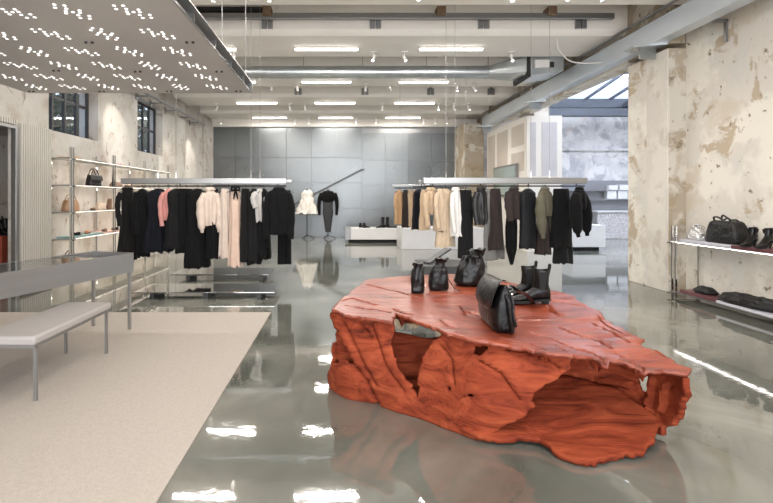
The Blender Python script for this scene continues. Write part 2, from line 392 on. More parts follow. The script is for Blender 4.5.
# drywall infill between columns
mb = MB().box(4.70, 5.58, 12.06, 15.35, 0, 3.42)
for (y0, y1, z0, z1) in ((12.3, 13.3, 2.25, 3.2), (12.3, 13.3, 2.55, 2.6)): pass
for (y0, y1, z0, z1) in ((12.25, 13.15, 2.72, 3.27), (12.25, 13.15, 2.05, 2.55), (13.45, 14.35, 1.5, 3.27), (14.55, 15.2, 1.3, 3.27)):
    mb.box(4.694, 4.71, y0, y1, z0, z1, 1)
for (x0, x1, z0, z1) in ((4.78, 4.92, 1.9, 3.25), (5.07, 5.45, 1.9, 3.25)): mb.box(x0, x1, 12.052, 12.07, z0, z1, 2)
dp = mat('grey_drywall', (.50, .48, .49), .9, var=.1, vscale=2)  # greyer tone for the tall rectangles on the front face
struct('wall_infill', mb, [M['drywall'], M['drywall_patch'], dp])

# carpet
mb = MB().box(-4.30, -.81, -2.5, 5.63, .001, .012)
obj('carpet', mb, M['carpet'], bevel=.004, label='large pale beige carpet covering the floor at the left under the bench', category='carpet')

# ================================================================== STRUCTURAL METALWORK
mb = MB(); BX = 4.5
mb.box(BX, BX+.02, 1.0, 15.2, 3.60, 3.87); mb.box(BX, BX+.2, 1.0, 15.2, 3.585, 3.60); mb.box(BX-.01, BX+.05, 1.0, 15.2, 3.87, 3.885)
t = thing('steel_beam', 'long galvanised steel channel beam running along the right wall above the pillars', 'beam', (BX, 1.0, 3.585))
obj('channel', mb, M['galv_blue'], t)
for y in (7.15, 11.2, 15.0):
    obj('bracket_plate', MB().prism([(4.30, y-.12, 3.56), (4.30, y+.14, 3.56), (4.72, y+.2, 3.56), (4.72, y-.25, 3.56)], (0, 0, .025)).box(4.46, 4.7, y-.02, y+.02, 3.42, 3.56), M['galv'], t)
obj('pipe', MB().tube([(4.55, -1, 4.03), (4.55, 15.3, 4.03)], .022, 10), M['alu_dark'], smooth=True,
    label='thin dark conduit pipe running above the galvanised beam on the right', category='pipe')
# old hooked bracket on the right wall
mb = MB().tube(curve_pts([AT(668, 20, 6.3), AT(692, 21, 6.1), AT(703, 22, 6.0), AT(704, 40, 6.0)], 4), .015, 8)
mb = MB().bar((4.62, 6.15, 3.62), (4.95, 6.15, 3.62), .04).bar((4.95, 6.15, 3.64), (4.95, 6.15, 3.35), .04)
obj('wall_hook', mb, M['alu_dark'], label='small rusty bracket fixed high on the peeling right wall under the steel beam', category='bracket')

# duct and ventilation unit
DY, DZ, DR = 9.75, 3.905, .125
t = thing('ventilation_duct', 'round galvanised ventilation duct hanging across the ceiling', 'duct', (0, DY, DZ-DR))
mb = MB(); mb.tube([(LX+.02, DY, DZ), (3.0, DY, DZ)], DR, 28)
obj('duct_pipe', mb, M['galv'], t, smooth=True)
for x in (-3.6, -2.2, -.8, .4, 1.7, 2.95):
    obj('seam_collar', MB().tube([(x-.02, DY, DZ), (x+.02, DY, DZ)], DR+.01, 28), M['galv'], t, smooth=True)
    obj('hanger_rod', MB().bar((x+.06, DY, DZ+DR-.005), (x+.06, DY, TOP), .012), M['wire'], t)
def rect_ring(x, yc, zc, hy, hz, n=28):
    out = []
    for k in range(n):
        a = 2*PI*k/n+PI/4*0; c, s_ = math.cos(a), math.sin(a); m_ = max(abs(c), abs(s_)); out.append(Vector((x, yc+c/m_*hy, zc+s_/m_*hz)))
    return out
def circ_ring(x, yc, zc, r, n=28): return [Vector((x, yc+math.cos(2*PI*k/n)*r, zc+math.sin(2*PI*k/n)*r)) for k in range(n)]
mb = MB().loft([circ_ring(3.0, DY, DZ, DR+.002), rect_ring(3.6, DY-.15, DZ+.03, .34, .19)])
obj('flared_end', mb, M['galv'], t)
t = thing('air_handling_unit', 'boxy galvanised air handling unit with dark flange at the end of the duct', 'ventilation unit', (3.9, DY, 3.70))
obj('dark_flange', MB().box(3.602, 3.66, DY-.55, DY+.24, 3.68, 4.14), M['dark'], t)
mb = MB().prism([(3.66, DY-.52, 3.71), (3.66, DY-.52, 4.11), (4.3, DY-.52, 4.16), (4.3, DY-.52, 3.80)], (0, .72, 0)); obj('casing', mb, M['galv'], t)
obj('control_box', MB().box(3.72, 4.0, DY-.60, DY-.52, 3.84, 3.99), M['white_paint'], t, bevel=.01)
obj('switch', MB().box(4.02, 4.10, DY-.56, DY-.52, 3.86, 3.96), M['dark'], t)
obj('hanging_bracket', MB().bar((3.75, DY-.5, 4.16), (3.75, DY-.5, TOP), .02).bar((4.25, DY-.5, 4.155), (4.25, DY-.5, TOP), .02), M['alu_dark'], t)
mb = MB().tube(curve_pts([(3.62, 8.0, 4.005), (3.66, 8.05, 3.86), (3.85, 8.1, 3.68), (4.1, 8.15, 3.64), (4.48, 8.2, 3.66)], 6), .011, 8)
obj('cable', mb, M['white_paint'], smooth=True, label='loose white cable curving down from the ceiling to the steel beam', category='cable')

# ceiling rail with clips on the beam face
t = thing('ceiling_rail', 'dark grey steel rail running across the ceiling in front of a concrete beam', 'rail', (1, 7.8, 4.27))
obj('rail_bar', MB().box(LX+.02, 4.42, 7.72, 7.80, 4.24, 4.33), M['alu_dark'], t, bevel=.005)
obj('cable_tray', MB().box(LX+.02, -1.25, 7.70, 7.86, 4.36, 4.42), M['dark'], t)
for x in (-1.17, 1.62, 3.40):
    obj('rail_socket', MB().box(x-.07, x+.07, 7.66, 7.88, 4.28, 4.42), M['old_box'], t, bevel=.008)
def clamp(x, y, z, lab):
    t = thing('beam_clamp', lab, 'bracket', (x, y, z), 'steel clamps on the ceiling beams')
    for dx in (-.05, .05): obj('clamp_plate', MB().box(x+dx-.04, x+dx+.04, y-.05, y, z, z+.17), M['alu_dark'], t, bevel=.004)
    obj('clamp_pin', MB().bar((x, y-.02, z+.16), (x, y-.02, z+.20), .03), M['dark'], t)
ordn = ['leftmost', 'second from left', 'third from left', 'rightmost']
for k, x in enumerate((-1.19, .58, 2.35, 3.94)):
    clamp(x, 7.88, 4.12, 'small grey double steel clamp below the dark ceiling rail, %s' % ordn[k])
for k, x in enumerate((-1.11, .66, 2.40, 4.0)):
    clamp(x, 12.73, 4.08, 'small dark clamp on the concrete beam beyond the duct, %s' % ordn[k])

# pipe with brackets on left wall
t = thing('wall_pipe', 'long grey pipe carried on brackets high on the left wall', 'pipe', (-4.2, 12, 3.6))
obj('pipe', MB().tube([(-4.2, 9.0, 3.62), (-4.2, 14.9, 3.62)], .035, 14), M['alu_dark'], t, smooth=True)
for y in (9.6, 10.4, 11.2, 12.15, 13.15, 14.1):
    obj('bracket', MB().bar((LX+.0, y, 3.56), (-4.15, y, 3.56), .03).box(LX, LX+.03, y-.03, y+.03, 3.48, 3.64), M['alu_dark'], t)

# linear ceiling lights
def make_linear():
    t = thing('linear_ceiling_light', '', 'ceiling light', (0, 0, 0), 'linear ceiling lights')
    obj('housing', MB().box(-.57, .57, -.026, .026, .03, .06), M['white_metal'], t)
    obj('diffuser', MB().box(-.56, .56, -.024, .024, 0, .03), M['glow'], t, bevel=.006)
    for x in (-.45, .45): obj('hanger_rod', MB().bar((x, 0, .055), (x, 0, .062), .012), M['white_metal'], t)
    return t
ll = make_linear(); first = True; XO = {10.96: -.07, 13.4: .1, 15.85: .1}
rown = {1.2: 'frontmost out-of-view row', 3.65: 'second out-of-view row', 6.1: 'row above the hanging panel', 8.55: 'first row in view', 10.96: 'row just below the duct', 13.4: 'third row back', 15.85: 'farthest row by the metal wall'}
def copy_thing(root, loc):
    r = root.copy(); C.objects.link(r); r.location = loc; WO[r.name] = Vector(loc)
    for ch in list(root.children):
        c = ch.copy(); C.objects.link(c); c.parent = r
        for g in ch.children:
            d = g.copy(); C.objects.link(d); d.parent = c
    return r
lamp_d = bpy.data.lights.new('linear_lamp', 'AREA'); lamp_d.shape = 'RECTANGLE'; lamp_d.size = 1.1; lamp_d.size_y = .05; lamp_d.energy = LAMP_W; lamp_d.color = (1, .95, .89)
for y in (1.2, 3.65, 6.1, 8.55, 10.96, 13.4, 15.85):
    for nm, x in (('left', -2.42), ('middle', -.24), ('right', 1.98)):
        if y < 7 and nm == 'left' and y > 3: pass
        if first: t = ll; t.location = (x+XO.get(y, 0), y, 3.978); first = False
        else: t = copy_thing(ll, (x+XO.get(y, 0), y, 3.978))
        t['label'] = 'slim glowing linear ceiling light, %s one in the %s' % (nm, rown[y])
        lo = bpy.data.objects.new('linear_lamp', lamp_d); C.objects.link(lo); lo.parent = t; lo.location = (0, 0, -.01)

# spotlights
def make_spot(x, y, aim, lab, power=SPOT_W, size=50):
    t = thing('ceiling_spotlight', lab, 'spotlight', (x, y, 3.83), 'ceiling spotlights')
    c = Vector((x, y, 3.91)); d = (Vector(aim)-c).normalized()
    obj('mount', MB().box(x-.06, x+.06, y-.015, y+.015, 4.02, 4.045).bar((x, y, 3.91), (x, y, 4.03), .014), M['white_metal'], t)
    obj('lamp_head', MB().tube([c-d*.07, c+d*.06], .027, 16), M['white_metal'], t, smooth=True)
    obj('lens', MB().tube([c+d*.058, c+d*.063], .023, 16), M['glow'], t, smooth=True)
    if power:
        ld = bpy.data.lights.new('spot', 'SPOT'); ld.energy = power; ld.spot_size = math.radians(size); ld.spot_blend = .7; ld.shadow_soft_size = .04; ld.color = WARM
        lo = bpy.data.objects.new('spot', ld); C.objects.link(lo); lo.parent = t
        lo.location = (c+d*.11)-WO[t.name]; lo.rotation_euler = d.to_track_quat('-Z', 'Y').to_euler()
N_ = ['leftmost', 'second from left', 'third from left', 'fourth from left', 'fifth from left', 'sixth from left', 'seventh from left', 'rightmost']
rows = [
 (6.1, 'just above the top of view', [(-1.6, (-2.3, 7.3, .8)), (-.9, (-1.2, 7.3, .8)), (1.0, (.6, 3.6, .5)), (2.2, (2.0, 7.3, .9)), (3.3, (4.9, 6.0, 1.2)), (2.9, (1.2, 3.6, .4))]),
 (8.55, 'on the first beam in view', [(-3.3, (-4.43, 9.5, 2.5)), (-1.95, (-2.6, 7.4, .9)), (.62, (-.6, 7.3, .9)), (1.18, (2.3, 7.4, 1.0)), (3.15, (3.3, 7.4, 1.0))]),
 (10.98, 'on the beam beyond the duct', [(-3.0, (-4.4, 12.6, 1.8)), (-1.6, (-2.4, 16.5, 2.8)), (-1.0, (-1.1, 16, 1)), (.6, (.5, 14.5, .2)), (1.17, (2.0, 16.5, 2.9)), (2.75, (2.5, 11, 1)), (3.15, (4.6, 11, 1.5))]),
 (13.4, 'on the third beam back', [(-3.5, (-4.43, 14.2, 2.3)), (-1.42, (-1.1, 16, 1.1)), (-1.0, (-.4, 16, 1.1)), (1.2, (1.0, 15, .3)), (2.8, (2.7, 12.5, .4)), (3.25, (4.6, 14, 1.6)), (3.66, (4.6, 13, 1.6))]),
 (15.85, 'on the farthest beam', [(-4.0, None), (-1.5, None), (-1.05, None), (.55, None), (1.2, None), (2.8, None), (3.2, None), (3.6, None)]),
]
for y, where, lst in rows:
    for k, (x, aim) in enumerate(lst):
        nm = N_[k] if k < len(lst)-1 else 'rightmost'
        yy = y+.25 if y != 6.1 else y
        wallwash = bool(aim) and (aim[0] < -4.3); back_ = bool(aim) and aim[1] > 16.2
        make_spot(x, yy, aim or (x+.3*(-1)**k, yy+.2, 0), 'small white ceiling spotlight %s, %s' % (where, nm), (SPOT_W*(4.5 if wallwash else .35 if back_ else 1)) if aim else 0, 42 if wallwash or back_ else 55)

# ================================================================== HANGING PERFORATED PANEL
PH = 2.58; PXR, PXL, PYB, PYF = -1.03, -3.66, 5.63, .2
t = thing('light_panel', 'large hanging grey metal ceiling panel with clusters of glowing round holes', 'light panel', ((PXR+PXL)/2, (PYB+PYF)/2, PH))
pst = obj('perforated_sheet', MB().box(PXL, PXR, PYF, PYB, PH, PH+.012), M['panel_metal'], t)
mb = MB()
mb.box(PXR-.10, PXR, PYF, PYB, PH+.12, PH+.132); mb.box(PXR-.012, PXR, PYF, PYB, PH-.004, PH+.014, 0)
obj('edge_web', MB().box(PXR-.112, PXR-.10, PYF, PYB, PH+.012, PH+.12), M['web'], t)
y = PYF+.3
while y < PYB: mb.box(PXR-.10, PXR-.03, y-.006, y+.006, PH+.012, PH+.12); y += .6
mb.box(PXL, PXR, PYB-.012, PYB, PH+.012, PH+.13)
mb.box(PXL, PXL+.012, PYF, PYB, PH+.012, PH+.13)
obj('edge_beam', mb, M['alu'], t)
obj('upper_sheet', MB().box(PXL, PXR-.10, PYF, PYB, PH+.10, PH+.11), M['alu_dark'], t)
dots = [(-.105, .10), (-.11, .045), (-.035, .11), (-.03, .055), (-.05, 0), (-.055, -.045), (0, .005), (.055, .045), (.048, 0), (.035, -.05), (.037, -.105), (.113, -.04), (.105, -.10)]
ri = 0
for r in range(12):
    yy = 5.32-.43*r
    if yy < .5: break
    for c in range(6):
        xx = -1.365-.40*c
        if xx < PXL+.15: continue
        rot = [0, .35, .1, .55][(r*2+c*3) % 4]; fl_ = -1; mb = MB()
        for (dx, dy) in dots:
            dx *= fl_*.84; dy *= .95; a, b = dx*math.cos(rot)-dy*math.sin(rot), dx*math.sin(rot)+dy*math.cos(rot)
            mb.loft([[Vector((xx+a+.0112*math.cos(2*PI*k/12), yy+b+.0112*math.sin(2*PI*k/12), z)) for k in range(12)] for z in (PH-.003, PH+.001)])
        obj('lit_hole_cluster', mb, M['hole_glow'], pst)
seam = MB()
for (px, py) in ((91, 43), (191, 43), (220, 72), (139, 72), (58, 71), (239, 91.5), (170, 91.5), (103, 91.5), (33, 91.5)):
    p = PX(px, py, PH)
    mb = MB()
    for dx in (-.025, .025): mb.lathe((p.x+dx, p.y-.03, PH-.012), [(.012, 0), (.012, .012)], 8)
    obj('bolt_pair', mb, M['black_metal'], pst)
for (x, y) in ((PXR-.05, 5.5), (PXR-.05, 3.1), (PXL+.05, 5.5), (PXL+.05, 3.1), (PXR-.05, 4.4), (-2.4, 5.5)):
    obj('suspension_wire', MB().tube([(x, y, PH+.10), (x, y, TOP)], .004, 6), M['wire'], t)

# ================================================================== LEFT WALL FURNITURE
t = thing('panel_radiator', 'tall beige finned radiator covering the left wall', 'radiator', (LX+.06, 6.87, 0))
mb = MB(); fins = MB()
mb.box(LX, LX+.03, 6.53, 7.20, .05, 2.36)
obj('back_plate', mb, M['radiator'], t)
for k in range(15):
    y = 6.55+k*.0465
    obj('fin', MB().box(LX+.03, LX+.09, y, y+.026, .03, 2.38), M['radiator'], t, bevel=.006)
for k in range(14): 
    y = 5.83+k*.0465
    obj('upper_fin', MB().box(LX+.03, LX+.09, y, y+.026, 2.335, 2.40), M['radiator'], t)
obj('upper_plate', MB().box(LX, LX+.03, 5.80, 6.53, 2.335, 2.40), M['radiator'], t)
mb = MB().box(LX, LX+.07, 6.46, 6.52, 0, 2.33).box(LX, LX+.07, AL0-.06, AL0, 0, 2.33).box(LX, LX+.07, AL0, 6.46, 2.28, 2.33)
obj('alcove_frame', mb, M['alu'], bevel=.004, label='grey metal frame around the alcove beside the radiator at the left edge', category='frame')
obj('display_plinth', MB().box(-5.2, -4.72, 6.7, 7.2, 0, .82), M['red_box'], bevel=.006, label='red display plinth inside the alcove at the left edge', category='plinth')

def boot(name, loc, ang, sc, lab, cat='boot', heel=.03, shaft=.17, mtl='leather', pointed=False, group=None, tabs=True):
    """ankle boot: toe towards +X local"""
    loc = Vector(loc); R = Matrix.Rotation(ang, 4, 'Z')
    W = lambda p: loc+(R @ Vector(p))*sc
    t = thing(name, lab, cat, loc, group)
    n = 20; rings = []
    L = .27
    # foot cross-sections from heel to toe: (x, halfwidth, ztop)
    sl = lambda x: heel*max(0, min(1, (.10-x)/.14))           # sole lift under the heel side
    secs = [(-.075, .018, .075), (-.065, .030, .10), (-.03, .035, .115), (.02, .036, .105), (.06, .037, .082), (.10, .041, .06), (.14, .041, .046), (.17, .033, .037), (.195, .019 if pointed else .026, .027), (.21, .006 if pointed else .012, .016)]
    for x, hw, zt in secs:
        zb = .012+sl(x); zt_ = zt+sl(x); r = []
        for k in range(n):
            a = 2*PI*k/n; c, s_ = math.cos(a), math.sin(a)
            r.append(W((x, hw*(abs(c)**.8)*(1 if c > 0 else -1), zb+(zt_-zb)*(.5+.5*s_))))
        rings.append(r)
    mb = MB().loft(rings)
    rs = []
    z0 = .055+heel
    for z, cx, rx, ry in ((z0-.02, -.02, .050, .032), (z0+.03, -.018, .050, .036), (z0+.06, -.02, .046, .037), (z0+.10, -.022, .046, .040), (z0+shaft, -.022, .052, .045), (z0+shaft+.004, -.022, .049, .042), (z0+shaft-.03, -.022, .045, .038)):
        rs.append([W((cx+rx*math.cos(2*PI*k/n), ry*math.sin(2*PI*k/n), z+.004*math.cos(4*PI*k/n))) for k in range(n)])
    mb.loft(rs)
    up = obj('upper', mb, M[mtl], t, smooth=True, angle=70)
    for s_ in (-1, 1):
        obj('elastic_gusset', MB().prism([W((-.035, s_*.043, z0+.04)), W((.0, s_*.043, z0+.04)), W((.012, s_*.047, z0+shaft-.01)), W((-.045, s_*.047, z0+shaft-.01))], (R @ Vector((0, s_*.003, 0)))*sc), M['elastic'], up)
    sm = MB(); top = []; bot = []
    for x, hw, zt in secs: top.append((x, hw+.004, .014+sl(x))); 
    out = [W((x, hw, z)) for x, hw, z in top]+[W((x, -hw, z)) for x, hw, z in top[::-1]]
    out2 = [W((x, hw, z-.012)) for x, hw, z in top]+[W((x, -hw, z-.012)) for x, hw, z in top[::-1]]
    sm.loft([out2, out]); obj('sole', sm, M['elastic'], t)
    hb = MB().loft([[W((-.045+a*math.cos(2*PI*k/12), b*math.sin(2*PI*k/12), z)) for k in range(12)] for a, b, z in (((.024, .024, 0) if heel < .05 else (.010, .010, 0)), (.03, .03, heel+.012))])
    obj('heel', hb, M['elastic'], t, smooth=True)
    if tabs: obj('pull_tab', MB().tube(curve_pts([W((-.066, 0, z0+shaft-.03)), W((-.078, 0, z0+shaft+.03)), W((-.070, 0, z0+shaft+.035)), W((-.064, 0, z0+shaft))], 4), .006*sc, 6, flat=2), M['elastic'], up)
    return t
boot('ankle_boot', (-4.86, 6.98, .82), -.2, .9, 'black ankle boot on the red plinth, nearer the radiator', group='boots in the alcove')
boot('ankle_boot', (-4.86, 6.82, .82), -.2, .9, 'black ankle boot on the red plinth, farther from the radiator', group='boots in the alcove')

# soft bags ---------------------------------------------------------
def lump(t, name, m, c, rx, ry, h, prof=None, amp=.012, fr=14, n=36, seed=0, rot=0, sq=.75, rows_=16, lean=(0, 0), parent=True):
    """soft upright bag body: superellipse rings following a height profile, wrinkled"""
    c = Vector(c); rings = []; R = Matrix.Rotation(rot, 4, 'Z')
    prof = prof or [(0, .86), (.08, 1), (.5, 1), (.85, .8), (1, .55)]
    for i in range(rows_+1):
        u = i/rows_
        for (a, b), (a2, b2) in zip(prof[:-1], prof[1:]):
            if a <= u <= a2+1e-9: k = b+(b2-b)*((u-a)/(a2-a)); break
        k2 = k if not isinstance(k, tuple) else k[0]
        r = []
        for j in range(n):
            a = 2*PI*j/n; cx, sy = math.cos(a), math.sin(a)
            x = rx*k2*(abs(cx)**sq)*(1 if cx > 0 else -1); y = ry*k2*(abs(sy)**sq)*(1 if sy > 0 else -1)
            p = Vector((x, y, h*u)); q = p*fr+Vector((seed, seed*2, 0))
            w_ = noise.noise(q)*amp+amp*.8*math.sin(a*7+seed+noise.noise(q*.6)*4)*(u*u)
            dn = Vector((cx, sy, 0)); p = p+dn*w_*(0.2 if u == 0 else 1)
            p.x += lean[0]*u*u; p.y += lean[1]*u*u; p.z += (noise.noise(q*.8+Vector((9, 0, 0)))*amp*1.5 if u > .6 else 0)
            r.append(c+R @ p)
        rings.append(r)
    mb = MB().loft(rings)
    return obj(name, mb, m, t, smooth=True, angle=80)

# left shelving ------------------------------------------------------
SF, SB = -4.08, -4.40
t = thing('wall_shelving', 'tall chrome shelving unit with five lit shelves on the left wall', 'shelving', (-4.25, 8.7, 0))
for y in (7.30, 8.66, 10.02, 11.38):
    for dy in (-.035, .035) :
        obj('post', MB().box(SF-.012, SF+.012, y+dy-.012, y+dy+.012, 0, 2.12), M['chrome'], t)
    obj('rear_post', MB().box(SB-.012, SB+.012, y-.012, y+.012, 0, 2.10), M['chrome'], t)
SH = [.32, .73, 1.14, 1.55, 1.96]
for z in SH:
    sh_ = obj('shelf', MB().box(SB, SF+.01, 7.22, 11.44, z-.012, z), M['alu'], t)
    obj('led_strip', MB().box(SF+.010, SF+.022, 7.40, 11.40, z-.012, z-.005), M['led'], sh_)
    for y in (7.30, 8.66, 10.02, 11.38): obj('shelf_arm', MB().box(SB, SF+.03, y-.045, y+.045, z-.032, z-.014), M['chrome'], t)
def led_area(nm, loc, rot, sx, sy, p, parent): 
    a = area(nm, Vector(loc)-WO[parent.name], rot, sx, sy, p, (1, .86, .72), parent); return a
for z in SH: led_area('shelf_glow', (SF+.0, 9.4, z-.035), (0, .5, 0), .02, 4.0, 9, t)

def slab(name, x0, x1, y0, y1, z, h, m, lab, cat='display slab', group=None):
    return obj(name, MB().box(x0, x1, y0, y1, z+.0005, z+h), m, bevel=.003, label=lab, category=cat, group=group)
def handbag(loc, w_, d_, h_, m, lab, rot=0, handle=True, prof=None, amp=.006, flap=False, hh=None, cat='bag', name='handbag', group=None, seed=1):
    loc = Vector(loc); t = thing(name, lab, cat, loc, group)
    lump(t, 'bag_body', M[m], loc, w_/2, d_/2, h_, prof or [(0, .95), (.1, 1), (.6, .93), (1, .72)], amp, 18, seed=seed, rot=rot, rows_=10, n=28, sq=.55)
    R = Matrix.Rotation(rot, 4, 'Z'); hh = hh or h_*.55
    if handle:
        for s_ in (-1, 1):
            pts = [loc+R @ Vector((x*w_*.30, s_*d_*.2, h_*.93+(1-x*x)*hh)) for x in (-1, -.8, -.5, 0, .5, .8, 1)]
            obj('handle', MB().tube(pts, .008, 8), M[m], t, smooth=True)
    if flap: obj('flap', MB().loft([[loc+R @ Vector((x*w_*.46, y, z)) for x in (-1, 1)]+[loc+R @ Vector((x*w_*.46, y+.006, z+.006)) for x in (1, -1)] for y, z in ((d_*.1, h_*1.0), (-d_*.35, h_*.98), (-d_*.5, h_*.75), (-d_*.53, h_*.5))]), M[m], t, smooth=True)
    return t
SXm = -4.22
handbag((SXm, 8.22, 1.55), .26, .16, .19, 'leather', 'black leather handbag with curved handle on the second shelf down of the left shelving', rot=1.2, hh=.13, flap=True)
handbag((SXm, 7.52, 1.14), .28, .15, .18, 'tan', 'tan brown handbag with knotted handle on the middle shelf beside the nearest posts', rot=1.3, hh=.10)
handbag((SXm, 8.46, 1.14), .20, .12, .12, 'beige_leather', 'small beige pouch on the middle shelf left of the second posts', rot=1.3, handle=False)
handbag((SXm, 8.92, 1.14), .26, .14, .20, 'brown', 'dark brown boxy bag on the middle shelf right of the second posts', rot=1.3, handle=False)
handbag((SXm, 9.05, 1.55), .30, .16, .10, 'brown', 'low round brown bag on the second shelf down right of the second posts', rot=1.5, handle=False)
handbag((SXm, 9.6, 1.55), .24, .14, .08, 'beige_leather', 'flat beige clutch on the second shelf down behind the rack', rot=1.5, handle=False)
slab('display_slab', SB+.05, SF-.02, 7.36, 8.30, .73, .03, M['teal'], 'teal glass slab on the fourth shelf down of the left shelving', group=None)
slab('display_slab', SB+.05, SF-.02, 8.32, 9.6, .73, .03, M['pink_slab'], 'pale pink slab on the fourth shelf down of the left shelving')
def shoe(loc, ang, m, lab, group=None, sc=1.0, name='shoe'):
    loc = Vector(loc); R = Matrix.Rotation(ang, 4, 'Z'); t = thing(name, lab, 'shoe', loc, group); n = 16
    W = lambda p: loc+(R @ Vector(p))*sc
    secs = [(-.12, .02, .05), (-.11, .03, .062), (-.06, .034, .055), (0, .033, .04), (.05, .038, .045), (.09, .04, .04), (.12, .03, .03), (.14, .012, .02)]
    obj('upper', MB().loft([[W((x, hw*math.cos(2*PI*k/n), .010+(zt-.010)*(.5+.5*math.sin(2*PI*k/n)))) for k in range(n)] for x, hw, zt in secs]), m, t, smooth=True, angle=70)
    o1 = [W((x, hw+.003, .012)) for x, hw, z in secs]+[W((x, -hw-.003, .012)) for x, hw, z in secs[::-1]]
    obj('sole', MB().prism(o1, (0, 0, -.012*sc)), M['elastic'], t)
shoe((SXm+.02, 7.62, .762), 2.6, M['elastic'], 'black flat shoe on the teal slab on the left shelving', sc=.9)
shoe((SXm+.02, 7.98, .762), 1.9, M['orange'], 'orange flat sandal at the end of the teal slab on the left shelving', sc=.9)
shoe((SXm+.05, 8.50, .762), 2.2, M['brown'], 'brown shoe on the pink slab left of the second posts', sc=.9)
shoe((SXm+.05, 8.90, .762), 2.4, M['leather'], 'black shoe on the pink slab right of the second posts', sc=.9)
shoe((SXm+.03, 8.14, 1.14), 2.2, M['brown'], 'dark flat shoe on the middle shelf next to the beige pouch', sc=.9)
handbag((SXm, 7.50, .32), .24, .14, .14, 'leather', 'black bag on the bottom shelf behind the metal table', rot=1.3)
for k, y in enumerate((7.5, 8.3, 9.0)):
    obj('folded_garment', MB().box(SXm-.12, SXm+.12, y-.14, y+.14, 1.961, 1.985), M[('camel', 'mid_grey', 'pink_knit')[k]], bevel=.008,
        label='thin folded %s knit lying on the top shelf of the left shelving' % ('camel', 'grey', 'pink')[k], category='folded garment')

# ================================================================== TABLE AND BENCH ON CARPET
FZ = .012
t = thing('display_table', 'long brushed aluminium glass-topped display table on thin legs standing on the carpet', 'table', (-2.4, 4.3, FZ))
d = Vector((-.29, -.957, 0)).normalized(); n_ = Vector((-.957, .29, 0)).normalized()
A = Vector((-2.115, 4.92, 0)); Ln, Wd = 3.0, .52
def tp(u, v, z): return A+d*u+n_*v+Vector((0, 0, z))
def tbox(u0, u1, v0, v1, z0, z1, mb=None):
    mb = mb or MB()
    return mb.loft([[tp(u0, v0, z), tp(u1, v0, z), tp(u1, v1, z), tp(u0, v1, z)] for z in (z0, z1)])
mb = MB(); tbox(0, Ln, 0, .012, .595, .79, mb); tbox(0, Ln, Wd-.012, Wd, .595, .79, mb); tbox(0, .012, .012, Wd-.012, .595, .79, mb); tbox(Ln-.012, Ln, .012, Wd-.012, .595, .79, mb)
obj('tray_frame', mb, M['alu_light'], t)
obj('tray_bottom', tbox(.012, Ln-.012, .012, Wd-.012, .595, .61), M['alu_light'], t)
for u in (.38, .85, 1.32, 1.8, 2.3): obj('divider', tbox(u, u+.014, .012, Wd-.012, .61, .782), M['alu_light'], t)
obj('glass_top', tbox(.45, Ln-.012, .013, Wd-.013, .782, .788), mat('clear_glass', (.85, .92, .90), .03, trans=1, ior=1.45), t)
for u, v in ((.03, .02), (.03, Wd-.045), (Ln-.06, .02), (Ln-.06, Wd-.045)): obj('leg', tbox(u-.012, u+.013, v-.006, v+.019, FZ, .595), M['alu_light'], t)
t = thing('bench', 'low bench with pale grey upholstered seat and thin square legs standing on the carpet', 'bench', (-2.2, 3.66, FZ))
obj('seat', MB().box(-2.385, -1.985, 3.12, 4.18, .385, .447), M['upholstery'], t, bevel=.018, smooth=True)
obj('seat_frame', MB().box(-2.38, -1.99, 3.125, 4.175, .372, .388), M['alu_dark'], t)
for x in (-2.36, -2.01):
    for y in (3.17, 4.13): obj('leg', MB().box(x-.010, x+.010, y-.010, y+.010, FZ, .374), mat('satin_leg', (.24, .235, .225), .4, .5), t)

# ================================================================== CLOTHES
def hanger(x, y, zr, lab, rot):
    t = thing('clothes_hanger', ' '.join(('hanger of the '+lab).split()[:16]), 'hanger', (x, y, zr-.10), 'clothes hangers')
    R = Matrix.Rotation(rot, 4, 'Z'); c = Vector((x, y, zr))
    hk = [c+R @ Vector((.018*math.cos(a), 0, .018*math.sin(a))) for a in [PI*(-.15)+PI*1.25*k/8 for k in range(9)]]
    obj('hook', MB().tube([c+Vector((0, 0, -.055))]+[c+R @ Vector((0, 0, -.03))]+[c+R @ Vector((.018, 0, -.012))]+hk[1:], .0035, 6), M['black_metal'], t, smooth=True)
    obj('shoulder_bar', MB().tube([c+R @ Vector((-.14, 0, -.10)), c+R @ Vector((0, 0, -.055)), c+R @ Vector((.14, 0, -.10))], .006, 6), M['black_metal'], t, smooth=True)

